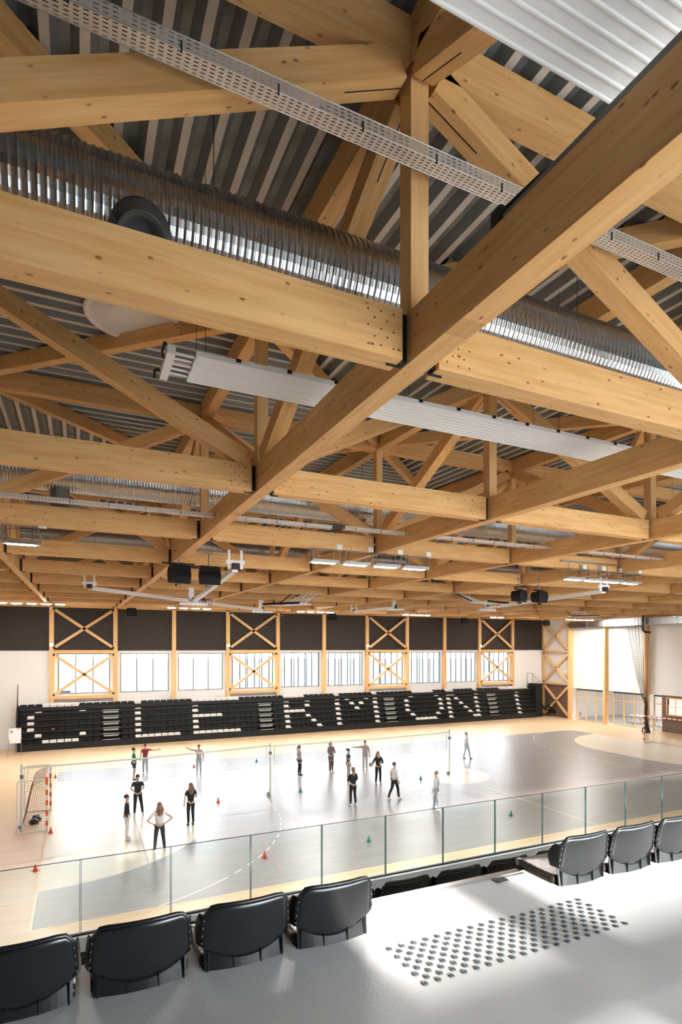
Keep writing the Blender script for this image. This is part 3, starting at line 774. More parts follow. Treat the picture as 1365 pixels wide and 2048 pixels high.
mb.tube((e - .35, 28.5, 4.5), (e + .7, 28.5, 3.6), .02); mb.tube((e - .35, 28.5, 4.2), (e + .7, 28.5, 3.45), .015); mb.tube((e - .35, 28.5, 3.9), (e + .4, 28.5, 3.45), .015); mb.tube((e - .35, 28.5, 4.5), (e - .35, 29.3, 4.5), .02)
obj('guard_rail', mb, STEELB, t)
s_ = thing('access_stair', 'black metal stair at the right end of the folded bleacher', 'stair', (e + .95, 28.4, 0))
for i in range(6):
    mb = MB(); mb.box((.05 + .26 * i, -.6, 1.2 - .2 * i - .04), (.05 + .26 * i + .3, .5, 1.2 - .2 * i)); obj('tread', mb, STEELB, s_)
mb = MB(); mb.bar((0, -.62, 1.25), (1.75, -.62, .05), .04, .16); mb.bar((0, .52, 1.25), (1.75, .52, .05), .04, .16); obj('stringer', mb, STEELB, s_)
mb = MB(); mb.path([(0, -.62, 2.2), (1.0, -.62, 1.7), (1.0, -.62, .4)], .022); mb.tube((0, -.62, 2.2), (0, -.62, 1.2), .022); obj('handrail', mb, STEELB, s_)

WH = {'T': set([3, 4, 5, 6, 7, 16, 51, 59, 76, 77, 83]) | set(range(25, 33)) | set(range(41, 45)) | set(range(68, 73)) | set(range(90, 98)),
      0: {2, 8, 16, 25, 41, 45, 51, 53, 57, 59, 67, 73, 76, 77, 83, 94},
      1: {1, 16, 25, 41, 45, 51, 54, 56, 59, 66, 74, 76, 78, 83, 94},
      2: {1, 16, 25, 26, 27, 28, 29, 41, 42, 43, 44, 51, 55, 59, 66, 74, 76, 79, 83, 94},
      3: {1, 16, 25, 41, 45, 51, 59, 66, 74, 76, 80, 83, 94},
      4: {2, 8, 16, 25, 41, 46, 51, 59, 67, 73, 76, 81, 83, 94},
      5: {3, 4, 5, 6, 7, 41, 47, 51, 59, 76, 82, 83, 94} | set(range(16, 23)) | set(range(25, 33)) | set(range(68, 73))}
LET = [(0, 11, 'C'), (14, 23, 'L'), (24, 36, 'E'), (39, 49, 'R'), (50, 61, 'M'), (64, 75, 'O'), (75, 86, 'N'), (89, 99, 'T')]
def fseat(white):
    mb = MB(); mb.box((.025, -.17, 0), (.447, .10, .05)); mb.box((.03, .07, .05), (.442, .11, .19)); mb.box((.21, -.09, -.03), (.26, .05, 0))
    return mb.mesh('folded_seat', SEATW if white else BLACKT)
MW, MBk = fseat(True), fseat(False)
TIER = {'T': 'top edge row', 0: 'uppermost tier', 1: 'second tier from top', 2: 'third tier from top', 3: 'third tier from bottom', 4: 'second tier from bottom', 5: 'bottom tier'}
blacks = []
for k in ['T', 0, 1, 2, 3, 4, 5]:
    z = rz(0) + .375 if k == 'T' else rz(k); y = 29.18 if k == 'T' else ry(k) + .03
    for c in range(99):
        if k != 'T' and any(a <= c < b for a, b in AIS): continue
        if c in WH[k]:
            o = put('folded_seat', MW, loc=(bu(c), y, z)); o.scale = (1, 1, 1.35 if k == 'T' else 1); L = next((l for a, b, l in LET if a <= c < b), 'T')
            same = sorted(x for x in WH[k] if any(a <= x < b and l == L for a, b, l in LET)); n = same.index(c) + 1
            tag(o, 'white folded seat of the letter %s, %s, %s' % (L, TIER[k], 'the only one there' if len(same) == 1 else ORD[n] + ' from its left'), 'seat', 'white seats spelling a word')
        else: blacks.append((c, k, y, z))
blacks.sort(key=lambda b: b[0])
nb = 300 - sum(len(v) for v in WH.values())
cnt = {}
for c, k, y, z in blacks[:nb]:
    cnt[k] = cnt.get(k, 0) + 1; n = cnt[k]
    o = put('folded_seat', MBk, loc=(bu(c), y, z))
    lab = 'black folded bleacher seat, %s, place %d counted from the left end' % (TIER[k], c + 1)
    tag(o, lab, 'seat', 'black seats of the bleacher')
mb = MB()
for c, k, y, z in blacks[nb:]:
    mb.box((bu(c) + .025, y - .10, z), (bu(c) + .447, y + .10, z + .05)); mb.box((bu(c) + .03, y + .07, z + .05), (bu(c) + .442, y + .11, z + .19))
o = tag(obj('folded_seats_far', mb, BLACKT, fix=False), 'rest of the black folded seats along the right part of the bleacher', 'seats'); o['kind'] = 'stuff'
mb = MB(); mb.box((0, 0, 0), (.22, .03, .16)); mb.box((.08, -.002, .05), (.14, 0, .11), 1)
tag(obj('seat_notice', mb, [RED, LINE_W], loc=(bu(4) + .1, 28.66, rz(3) - .04)), 'small red and white notice on the left part of the bleacher', 'sign')

# ------------------------------------------------------------------ ducts, trays, radiant panels, domes
def spiral_duct(v, zc, r, u0, u1, label, stubs=()):
    t = thing('spiral_duct', label, 'duct', (u0, v, zc))
    mb = MB(); n = 40; L = u1 - u0; prof = []
    x = 0.
    while x < L:
        prof += [(r, x), (r, x + .022), (r + .007, x + .032), (r + .009, x + .042), (r + .007, x + .052)]; x += .060
    b = len(mb.v)
    for rr, xx in prof:
        for i in range(n):
            a = 2 * math.pi * i / n; mb.v.append((xx, rr * math.cos(a), rr * math.sin(a)))
    for k in range(len(prof) - 1):
        for i in range(n):
            j = (i + 1) % n; mb.f.append((b + k * n + i, b + (k + 1) * n + i, b + (k + 1) * n + j, b + k * n + j)); mb.m.append(0)
    o = obj('duct_body', mb, DUCT, t, fix=False)
    for p in o.data.polygons: p.use_smooth = False
    mb = MB(); mb.lathe([(0, 0), (r, 0)], 32); 
    for us, rs, ln in stubs:
        m = MB(); m.lathe([(rs, 0), (rs, -ln), (rs + .03, -ln - .01), (rs + .03, -ln - .05), (rs - .02, -ln - .05), (rs - .06, -ln + .02), (0, -ln + .03)], 28, (us - u0, 0, -r + .06))
        obj('outlet', m, DUCT, t, smooth=True)
    x = 1.1
    while x < L: m = MB(); m.tube((x, 0, r), (x, 0, r + .8), .004, 6); obj('hanger_wire', m, STEELB, t); x += A
    return t
spiral_duct(-11.30, 10.53, .40, -3.2, 14, 'big corrugated galvanised duct above the nearest cross beams')
spiral_duct(-2.85, 10.80, .40, -6, 31, 'galvanised spiral duct beyond the third row of cross beams', ((.75, .20, .55), (9.0, .2, .55)))
spiral_duct(5.6, 11.0, .38, -6, 40, 'galvanised spiral duct in the middle of the roof')
spiral_duct(14.0, 11.2, .36, -6, 44, 'farthest galvanised spiral duct, toward the window wall')

t = bpy.data.objects['spiral_duct']
m = MB(); m.lathe([(.24, -.02), (.23, .05), (.17, .09), (.165, .13), (.185, .145), (.17, .15), (.13, .12), (.10, .06), (.0, .05)], 32)
o = obj('outlet', m, ALU, t, smooth=True); o.location = (1.55 + 3.2, -.27, -.27); o.rotation_euler = Vector((0, -.75, -.66)).to_track_quat('Z', 'Y').to_euler()

def cable_tray(v, z, u0, u1, label, w=.125, h=.09):
    t = thing('cable_tray', label, 'cable tray', (u0, v, z)); L = u1 - u0
    me = bpy.data.meshes.new('tray_trough')
    vs = [(0, 0, h), (L, 0, h), (0, 0, 0), (L, 0, 0), (0, w, 0), (L, w, 0), (0, w, h), (L, w, h)]
    me.from_pydata(vs, [], [(0, 2, 3, 1), (2, 4, 5, 3), (4, 6, 7, 5)]); me.materials.append(TRAY)
    uvl = me.uv_layers.new(name='UVMap'); vv = [0, h, h + w, h + w + h]
    uvs = [[(0, 0), (0, h), (L, h), (L, 0)], [(0, 0), (0, .135), (L, .135), (L, 0)], [(0, h + w), (0, 2 * h + w), (L, 2 * h + w), (L, h + w)]]
    i = 0
    for f in uvs:
        for q in f: uvl.data[i].uv = q; i += 1
    put('tray_trough', me, t)
    m = MB(); m.tube((0, 0, h), (L, 0, h), .004, 6); m.tube((0, w, h), (L, w, h), .004, 6); m.tube((0, 0, 0), (L, 0, 0), .003, 6); m.tube((0, w, 0), (L, w, 0), .003, 6); obj('rolled_edge', m, STEEL, t)
    m = MB(); x = .35
    for cx, rr in ((.03, .012), (.06, .015), (.09, .010)): m.tube((0, cx, .016), (L, cx, .016), rr, 6)
    obj('cables', m, CABLE, t)
    m = MB(); x = .25
    while x < L: m.box((x - .004, -.008, -.02), (x + .004, .004, .05)); x += .62
    o = obj('cable_tie', m, STEELB, t); o['kind'] = 'stuff'
    return t
cable_tray(-12.62, 10.74, .2, 9.0, 'slotted metal cable tray crossing the upper part of the picture')
cable_tray(-5.4, 9.6, -3.0, 5.9, 'thin slotted cable tray below the third row duct, left part', w=.14, h=.06)
cable_tray(-5.4, 9.62, 6.2, 22, 'thin slotted cable tray below the third row duct, right part', w=.14, h=.06)

def radiant_panel(v0, v1, z, u0, u1, label, n=8, manifold=False):
    t = thing('radiant_panel', label, 'heating panel', (u0, v0, z)); L = u1 - u0; Wd = v1 - v0
    mb = MB(); p = Wd / n; s = 0.
    for i in range(n):
        y = i * p
        pr = [(y, 0), (y + p * .66, 0), (y + p * .70, -.004), (y + p * .76, -.007), (y + p * .88, -.007), (y + p * .94, -.003), (y + p, 0)]
        for (a, za), (b, zb) in zip(pr, pr[1:]): mb.quad((0, a, za), (L, a, za), (L, b, zb), (0, b, zb))
    mb.quad((0, 0, 0), (0, 0, .05), (L, 0, .05), (L, 0, 0)); mb.quad((0, Wd, 0), (0, Wd, .05), (L, Wd, .05), (L, Wd, 0)); mb.quad((0, 0, .05), (L, 0, .05), (L, Wd, .05), (0, Wd, .05))
    obj('panel_sheet', mb, PANELW, t, fix=False)
    m = MB(); x = .4
    while x < L: m.box((x, -.012, .02), (x + .05, .0, .055)); x += .55
    o = obj('edge_clip', m, STEELB, t); o['kind'] = 'stuff'
    x = .1
    while x < L:
        for y in (.06, Wd - .06): m = MB(); m.tube((x, y, .05), (x, y, 2.0), .003, 5); obj('hanger_wire', m, STEELB, t)
        x += 2.4
    if manifold:
        m = MB()
        for i in range(5): m.tube((-.22, .08 + i * (Wd - .16) / 4, .02), (.02, .08 + i * (Wd - .16) / 4, .02), .014, 8)
        obj('feed_pipe', m, PAINT, t)
        m = MB(); m.box((-.28, 0, -.03), (-.20, Wd, .05)); obj('header_pipe', m, PAINT, t)
        m = MB(); m.path([(-.24, .06, .04), (-.30, .05, .09), (-.31, .15, .04), (-.29, .22, .02)], .012); obj('valve', m, STEELB, t); m = MB(); m.path([(-.24, Wd - .06, .04), (-.33, Wd - .03, .05), (-.33, Wd + .02, -.02)], .012); obj('valve', m, STEELB, t)
    return t
radiant_panel(-10.46, -9.86, 10.0, 2.18, 22, 'long white ribbed radiant heating panel hanging behind the big girder', manifold=True)
radiant_panel(-14.62, -14.02, 10.0, -1.0, 9, 'large white ribbed heating panel filling the top right corner')
radiant_panel(-6.2, -5.6, 10.1, 11.4, 26, 'white radiant heating panel cut by the right picture edge')
radiant_panel(2.2, 2.8, 10.1, 9.5, 22, 'distant white radiant panel seen between the middle beams')

def dome(u, v, r, label):
    z = tz(u, v) + UCH - .02
    t = thing('roof_dome', label, 'skylight', (u, v, z))
    m = MB(); m.lathe([(r, .0), (r, -.035), (r - .05, -.05), (r - .09, -.03), (r - .10, .02), (r - .16, .04), (r - .20, .05)], 48); obj('dome_ring', m, PAINT, t, smooth=True)
    m = MB(); m.lathe([(r - .20, .05), (r * .45, -.0), (.0, -.02)], 48); obj('dome_cap', m, PAINT, t, smooth=True)
dome(1.87, -6.93, .70, 'round white roof dome partly hidden by the nearest cross beam')
dome(19.0, 7.0, .6, 'round white roof dome seen between distant beams')

# grey trunking on the big girder
mb = MB(); mb.box((-.035, 0, 0), (.035, 4.8, .05))
o = obj('grey_trunking', mb, GREYM, loc=(3.52, -18.2, cz(3.5, -14) + CH + .005)); tag(o, 'grey cable trunking lying on top of the big near girder', 'trunking')
mb = MB(); mb.box((-.05, -.04, 0), (.05, .05, .11)); mb.tube((0, .03, .11), (.03, -.35, .12), .012)
tag(obj('junction_box', mb, [STEELB], loc=(3.52, -13.38, cz(3.5, -14) + CH + .005)), 'black junction box where the tray meets the big girder', 'junction box')
# rectangular duct on the right wall
t = thing('rectangular_duct', 'shiny rectangular metal duct along the top of the right wall', 'duct', (45.3, 5.0, 9.14))
mb = MB(); mb.box((0, 0, 0), (.7, 20.0, .62)); obj('duct_body', mb, DUCT, t)
mb = MB()
for y in (1.5, 3.0, 4.5, 6, 7.5, 9, 10.5, 12, 13.5, 15, 16.5, 18): mb.box((-.02, y, -.02), (.72, y + .04, .64))
obj('flange', mb, STEEL, t)
mb = MB(); mb.poly([(.0, 20.0, 0), (.7, 20.0, 0), (.5, 20.6, .3), (.0, 20.5, .3)]); mb.poly([(.0, 20.0, .62), (.7, 20.0, .62), (.5, 20.6, .3), (.0, 20.5, .3)]); mb.poly([(0, 20, 0), (0, 20.5, .3), (0, 20, .62)]); mb.poly([(.7, 20, 0), (.5, 20.6, .3), (.7, 20, .62)]); obj('duct_end', mb, DUCT, t)
mb = MB(); mb.path([(45.1, 16.9, 9.95), (45.1, 16.9, 8.7), (45.1, 16.7, 8.5), (45.6, 16.6, 8.5)], .09, 10)
tag(obj('black_drain_pipe', mb, STEELB), 'short black pipe hanging beside the net in front of the metal duct', 'pipe')

# ------------------------------------------------------------------ lamps
def lamp_bank(us, v, z, n, label, sp=.76, on=True, power=55):
    for i in range(n):
        t = thing('high_bay_lamp', label + ', %s from the left' % ORD[i + 1], 'lamp', (us + sp * i, v, z), 0, label)
        m = MB(); m.box((-.30, -.12, 0), (.30, .12, .05)); m.box((-.22, -.05, .05), (.22, .05, .10)); hs_ = obj('housing', m, PAINT, t)
        m = MB(); m.box((-.21, -.09, -.02), (.21, .09, .0)); obj('diffuser', m, LAMP, hs_)
        m = MB()
        for x in (-.25, .25): m.tube((x, 0, .04), (x, 0, .24), .006, 5)
        obj('suspension_wire', m, STEELB, t)
lamp_bank(-2.95, 21.51, 9.72, 5, 'bright lamp in the row above the left braced window bay')
lamp_bank(6.5, 21.51, 9.72, 4, 'bright lamp in the row above the third window')
lamp_bank(15.4, 21.51, 9.72, 4, 'bright lamp in the row above the middle windows')
lamp_bank(24.1, 21.51, 9.72, 4, 'bright lamp in the row above the right windows', sp=.66)
lamp_bank(32.7, 21.51, 9.72, 2, 'bright lamp above the rightmost braced window')
lamp_bank(41.3, 21.51, 9.72, 5, 'bright lamp next to the start of the rectangular duct', sp=.7)
def caged(us, v, z, n, label, sp, width):
    for i in range(n):
        t = thing('caged_lamp', label + (', %s from the left' % ORD[i + 1] if n > 1 else ''), 'lamp', (us + sp * i, v, z), 0, label if n > 1 else None)
        h = width / 2
        m = MB(); m.box((-h, -.13, 0), (h, .13, .05)); m.box((-h, -.14, -.02), (h, -.12, .06)); hs_ = obj('housing', m, STEEL, t)
        m = MB(); m.box((-h + .07, -.09, -.012), (h - .07, .09, .0)); obj('diffuser', m, LAMP, hs_)
        m = MB()
        for s in (-1, 1):
            m.path([(s * h, -.13, .02), (s * (h + .02), -.15, .2), (s * (h - .02), -.13, .30), (s * (h - .02), .13, .30), (s * (h + .02), .15, .2), (s * h, .13, .02)], .011, 6)
        m.tube((-h, -.13, .30), (h, -.13, .30), .010, 6); m.tube((-h, .13, .30), (h, .13, .30), .010, 6)
        obj('ball_guard', m, GREYM, t)
        m = MB(); m.box((h - .02, -.05, .33), (h + .12, .05, .45)); obj('driver_box', m, PAINT, t)
        m = MB(); m.tube((-h * .6, 0, .05), (-h * .6, 0, .52), .005, 5); m.tube((h * .6, 0, .05), (h * .6, 0, .52), .005, 5); obj('suspension_wire', m, STEELB, t)
    m = MB(); m.box((us - .5, v - .02, z + .50), (us + sp * (n - 1) + .5, v + .02, z + .55))
    tag(obj('lamp_rail', m, STEEL), 'thin metal rail carrying the %s' % label, 'rail')
caged(.12, -3.85, 9.08, 1, 'ceiling lamp with wire ball guard at the far left', .8, .62)
caged(6.35, -3.9, 9.12, 4, 'guarded lamp in the group below the middle of the ceiling', .84, .68)
caged(14.3, -4.0, 9.12, 4, 'guarded lamp in the group at the right under the ceiling', .80, .68)
for i, (p, lab) in enumerate(((( gu(0), 29.42, 7.38), 'left braced window'), ((gu(3), 29.42, 7.36), 'second braced window'), ((gu(6), 29.42, 7.34), 'third braced window'), ((gu(9), 29.42, 7.36), 'right braced window'), ((46.0, rv(9), 3.45), 'right corner bay'))):
    t = thing('wall_floodlight', 'small glaring floodlight on the post at the top left of the %s' % lab if i < 4 else 'small glaring floodlight on the tall column of the right corner bay', 'floodlight', p)
    m = MB(); m.box((-.12, -.02, -.10), (.12, .05, .10)); obj('housing', m, PAINT, t)
    m = MB(); m.box((-.10, -.03, -.08), (.10, -.02, .08)); obj('lens', m, LAMPS, t)

# ------------------------------------------------------------------ loudspeakers
def speaker(loc, rz_, w, h, label, hexa=False, drop=.4):
    t = thing('loudspeaker', label, 'loudspeaker', loc, rz_)
    m = MB(); d = .38
    if hexa: prof = [(-w / 2, 0), (-w * .36, -h / 2), (w * .34, -h / 2), (w / 2, 0), (w * .36, h * .42), (-w * .36, h * .42)]
    else: prof = [(-w * .44, -h / 2), (w * .46, -h / 2), (w / 2, 0), (w * .44, h / 2), (-w * .46, h / 2), (-w / 2, 0)]
    m.poly([(x, -d / 2, z) for x, z in prof]); m.poly([(x * .8, d / 2, z * .8) for x, z in prof]); n0 = len(m.v) - 12
    for i in range(6): j = (i + 1) % 6; m.f.append((n0 + i, n0 + j, n0 + 6 + j, n0 + 6 + i)); m.m.append(0)
    cab = obj('cabinet', m, BLACKM, t)
    m = MB(); m.box((-w * .42, -.05, h / 2 - .02), (w * .42, .05, h / 2 + .03)); obj('bracket', m, STEELB, t)
    m = MB(); m.tube((0, 0, h / 2), (0, 0, h / 2 + drop), .016, 8); m.box((-.12, -.03, h / 2 + drop - .03), (.12, .03, h / 2 + drop)); obj('drop_rod', m, GREYM, t)
    m = MB(); m.box((-.08, -.1, -h / 2 - .06), (.02, .02, -h / 2)); obj('cable_box', m, STEELB, cab)
speaker((3.52, -.6, 9.07), .25, .58, .50, 'black loudspeaker hanging at the left, left one of the pair')
speaker((4.33, -.6, 9.07), .1, .58, .50, 'black loudspeaker hanging at the left, right one of the pair')
m = MB(); m.tube((3.1, -.55, 9.38), (3.95, -.55, 9.38), .02); tag(obj('speaker_bar', m, STEELB), 'short black bar above the left pair of loudspeakers', 'bar')
speaker((15.35, -.55, 8.98), .4, .66, .46, 'black hexagonal loudspeaker under the right ceiling, left one of the pair', True)
speaker((16.3, -.55, 8.98), .25, .66, .46, 'black hexagonal loudspeaker under the right ceiling, right one of the pair', True)
for i, u in enumerate((4.4, 19.7, 32.9, 42.8)):
    speaker((u, 25.73, 9.62), 0, .7, .55, 'small black loudspeaker near the window wall, %s' % ['above the second window', 'above the fifth window', 'above the eighth window', 'in front of the corner post'][i], i > 1, .25)

# ------------------------------------------------------------------ folding basketball frames under the roof
def arm_frame(p0, p1, label, board=None, txt=False):
    p0 = Vector(p0); p1 = Vector(p1)
    t = thing('folding_goal_frame', label, 'goal frame', p0); d = p1 - p0
    m = MB(); m.bar((0, 0, 0), d, .14, .13); obj('main_arm', m, PAINT, t)
    m = MB()
    for s in (-.16, .16): m.box((s - .03, -.03, 0), (s + .03, .03, .48))
    m.box((-.24, -.05, .12), (.24, .05, .22)); obj('hanger_bracket', m, PAINT, t)
    m = MB(); m.box((-.09, -.12, -.02), (.09, -.02, .14)); obj('hinge_cover', m, STEELB, t); m = MB(); m.box((d.x - .07, d.y - .07, d.z - .1), (d.x + .07, d.y + .02, d.z + .16)); obj('end_cap', m, STEELB, t)
    m = MB(); m.box((d.x - .55, d.y - .08, d.z - .16), (d.x + .55, d.y + .08, d.z - .06)); m.box((d.x - .2, d.y - .05, d.z), (d.x + .0, d.y + .05, d.z + .55)); obj('cross_member', m, PAINT, t)
    if txt:
        for n_, s in enumerate(('MARTY',)):
            c = bpy.data.curves.new('arm_lettering', 'FONT'); c.body = s; c.size = .34; c.extrude = .003; c.align_x = 'CENTER'
            o = bpy.data.objects.new('arm_lettering', c); C.objects.link(o); o.parent = t
            ang = math.atan2(d.y, d.x); q = d * .56; o.location = (q.x + .075 * math.sin(ang), q.y - .075 * math.cos(ang), q.z - .07); o.rotation_euler = (math.pi / 2, -math.asin(d.z / d.length), ang)
            o.rotation_euler = (math.pi / 2, 0, ang); c.materials.append(STEELB)
            me = bpy.data.meshes.new_from_object(o); mw = o.copy(); bpy.data.objects.remove(o)
            o2 = put('arm_lettering', me, t, mw.location.copy(), mw.rotation_euler.copy()); bpy.data.objects.remove(mw)
    return t
arm_frame((4.72, -1.95, 9.12), (5.35, 7.3, 9.02), 'white beam arm running away from the centre left speakers')
arm_frame((1.45, 6.2, 9.28), (10.4, 14.3, 9.25), 'long white folding arm with black lettering near the left windows', txt=True)
arm_frame((17.9, -2.0, 9.12), (21.2, 8.3, 9.3), 'white beam arm under the right ceiling behind the hexagonal speakers')
arm_frame((17.0, 16.2, 9.45), (17.6, 12.0, 9.45), 'small white folding arm above the middle windows')
def backboard(loc, rz_, label):
    t = thing('basketball_backboard', label, 'backboard', loc, rz_)
    m = MB(); m.box((-.9, -.5, 0), (.9, .55, .04)); obj('board', m, PAINT, t)
    m = MB(); m.box((-.92, -.56, -.02), (.92, -.5, .07)); obj('padding', m, STEELB, t)
    m = MB(); pts = [(.23 * math.cos(a / 16 * 2 * math.pi), -.55 + .0 * a, -.28 + .23 * math.sin(a / 16 * 2 * math.pi)) for a in range(17)]; m.path(pts, .012, 6); m.tube((0, -.5, 0), (0, -.5, -.08), .02); obj('hoop', m, ORANGE, t)
    m = MB()
    for x in (-.5, -.2, .2, .5): m.bar((x, .5, .04), (x * .7, 1.9, .62), .05, .05)
    m.bar((-.6, .6, .08), (.6, .6, .08), .05, .05); m.bar((-.45, 1.3, .38), (.45, 1.3, .38), .05, .05); obj('support_frame', m, PAINT, t)
    m = MB(); m.bar((-.9, 1.9, .75), (-.75, .5, .1), .05, .05); obj('hydraulic_strut', m, STEELB, t)
backboard((9.35, 7.2, 9.0), -.9, 'folded white basketball backboard with orange hoop above the middle left')
backboard((33.2, 12.6, 9.35), -.6, 'folded basketball backboard with orange hoop near the right wall')
backboard((19.6, 6.2, 9.35), .3, 'folded white backboard frame left of the hexagonal speakers')

# ------------------------------------------------------------------ court equipment
def net_mesh(p00, p10, p11, p01, nu, nv, r, sag=0., mat=NETW):
    """a real cord net over the bilinear patch; cords are thin three-sided prisms"""
    P = [Vector(p) for p in (p00, p10, p11, p01)]; mb = MB()
    def S_(a, b): q = P[0] * (1 - a) * (1 - b) + P[1] * a * (1 - b) + P[2] * a * b + P[3] * (1 - a) * b; q.z -= sag * 4 * a * (1 - a) * (1 - .3 * b); return q
    ns = max(2, min(8, int(nu / 4)))
    for j in range(nv + 1):
        pts = [S_(i / ns, j / nv) for i in range(ns + 1)]
        for a, b in zip(pts, pts[1:]): mb.tube(a, b, r, 3, caps=False)
    for i in range(nu + 1):
        mb.tube(S_(i / nu, 0), S_(i / nu, 1), r, 3, caps=False)
    return mb
def handball_goal(u, v, s, label):
    t = thing('handball_goal', label, 'goal', (u, v, 0))
    for y in (-1.54, 1.54):
        m = MB()
        for i in range(10): m.box((-.04, y - .04, .2 * i), (.04, y + .04, .2 * i + .2), (i + 1) % 2)
        obj('goal_post', m, [RED, LINE_W], t)
    m = MB(); n = 16
    for i in range(n): a = -1.58 + 3.16 * i / n; m.box((-.04, a, 2.0), (.04, a + 3.16 / n, 2.08), i % 2)
    obj('crossbar', m, [RED, LINE_W], t)
    m = MB(); bx = -s * 1.0
    for y in (-1.54, 1.54):
        m.path([(0, y, 2.0), (bx * .95, y, 2.0), (bx, y, 1.95), (bx, y, .05), (bx * .95, y, .03), (0, y, .03)], .024, 8)
    m.tube((bx, -1.54, .03), (bx, 1.54, .03), .024, 8); obj('rear_frame', m, PAINT, t)
    a = net_mesh((bx * .55, -1.5, 1.75), (bx * .55, 1.5, 1.75), (bx * .9, 1.5, .05), (bx * .9, -1.5, .05), 30, 18, .0035)
    b = net_mesh((0, -1.5, 1.98), (bx * .55, -1.5, 1.75), (bx * .9, -1.5, .05), (0, -1.5, .05), 9, 18, .0035)
    c = net_mesh((0, 1.5, 1.98), (bx * .55, 1.5, 1.75), (bx * .9, 1.5, .05), (0, 1.5, .05), 9, 18, .0035)
    d = net_mesh((0, -1.5, 2.0), (0, 1.5, 2.0), (bx * .55, 1.5, 1.75), (bx * .55, -1.5, 1.75), 30, 6, .0035)
    for x in (b, c, d):
        o = len(a.v); a.v += x.v; a.f += [tuple(i + o for i in f) for f in x.f]; a.m += x.m
    obj('net', a, NETB, t, fix=False)
    return t
gL = handball_goal(-.03, 10.2, 1, 'red and white handball goal with brown net at the left end')
handball_goal(39.6, 11.15, -1, 'red and white handball goal cut by the right picture edge')
mb = MB(); mb.lathe([(0, 0), (.16, .02), (.2, .08), (.12, .17), (.0, .2)], 12, (0, 0, 0)); mb.lathe([(0, 0), (.14, .02), (.17, .07), (.1, .14), (0, .15)], 12, (.1, .4, 0)); mb.box((-.1, .7, 0), (.15, 1.0, .09))
tag(obj('bag_pile', mb, STEELB, loc=(-.55, 9.9, 0), smooth=True), 'dark bags lying on the floor inside the left goal', 'bags')
m = MB(); m.box((-.5, -1.4, .22), (-.3, 1.4, .26)); 
def net_post(u, v, h, label, hb=.08):
    t = thing('net_post', label, 'net post', (u, v, 0))
    m = MB(); m.tube((0, 0, 0), (0, 0, h), .045, 12); obj('pole', m, PAINT, t)
    m = MB(); m.box((-.06, -.06, h * .78), (.06, .06, h * .84)); m.box((-.16, -.05, .02), (-.04, .05, .14)); obj('winch', m, GREYM, t)
    return t
net_post(-.93, 9.25, 2.55, 'white net post behind the left goal')
net_post(9.5, 10.1, 2.52, 'white net post standing in the middle of the court')
net_post(20.08, 10.2, 2.52, 'white net post on the cream centre circle')
def vnet(a, b, label):
    t = thing('volleyball_net', label, 'net', a); d = Vector(b) - Vector(a); L = d.length; h = .92
    n = net_mesh((.02 * d.x, .02 * d.y, -h), (.98 * d.x, .98 * d.y, -h), (.98 * d.x, .98 * d.y, 0), (.02 * d.x, .02 * d.y, 0), int(L / .1), 9, .0038, .05)
    obj('mesh_net', n, NETW, t, fix=False)
    ang = math.atan2(d.y, d.x)
    for nm, z, w in (('top_tape', 0, .07), ('bottom_cord', -h, .015)):
        m = MB(); k = 8
        def Pt(s): return Vector((d.x * s, d.y * s, z - .05 * 4 * s * (1 - s)))
        for i in range(k): m.bar(Pt(i / k), Pt((i + 1) / k), .006, w)
        obj(nm, m, LINE_W, t)
    for s in (.02, .98):
        m = MB(); m.bar((d.x * s, d.y * s, -h), (d.x * s, d.y * s, .0), .01, .04); m.path([(d.x * (s + (.012 if s > .5 else -.012)), d.y * s, -h * .9), (d.x * s, d.y * s, -.05)], .006, 5); obj('side_tape', m, NETW, t)
vnet((-.93, 9.25, 2.40), (9.5, 10.1, 2.37), 'long net with white top tape on the left half of the court')
vnet((9.5, 10.1, 2.37), (20.08, 10.2, 2.37), 'long net with white top tape ending at the centre circle')
def cone(u, v, mat, label):
    t = thing('marker_cone', label, 'cone', (u, v, 0), R.random())
    m = MB(); m.box((-.09, -.09, 0), (.09, .09, .015)); obj('base', m, mat, t)
    m = MB(); m.lathe([(.068, .015), (.015, .235), (.0, .24)], 14); obj('cone_body', m, mat, t, smooth=True)
for u, v, mt, lb in ((-.07, 18.5, ORANGE, 'small orange cone on the far left corner behind the goal'), (.12, 10.2 - 1.9, ORANGE, 'small orange cone at the foot of the left goal'), (-.15, 4.31, ORANGE, 'small orange cone on the near left court line'),
                     (6.92, 9.85, ORANGE, 'small red cone right of the woman with long hair in black'), (6.81, 2.29, ORANGE, 'small orange cone on the dashed line near the glass'), (7.31, 18.1, ORANGE, 'small dark red cone behind the net on the left half'),
                     (11.15, 18.1, GREEN, 'small green cone behind the net left of the middle post'), (11.02, 10.0, GREEN, 'small green cone between the middle post and the man in black'), (17.88, 9.76, GREEN, 'small green cone left of the centre circle'),
                     (10.74, 2.2, GREEN, 'small green cone on the near grey floor, left one'), (17.7, 2.49, GREEN, 'small green cone on the near grey floor, right one'), (18.65, 18.1, GREEN, 'small green cone far behind the net toward the bleacher')):
    cone(u, v, mt, lb)
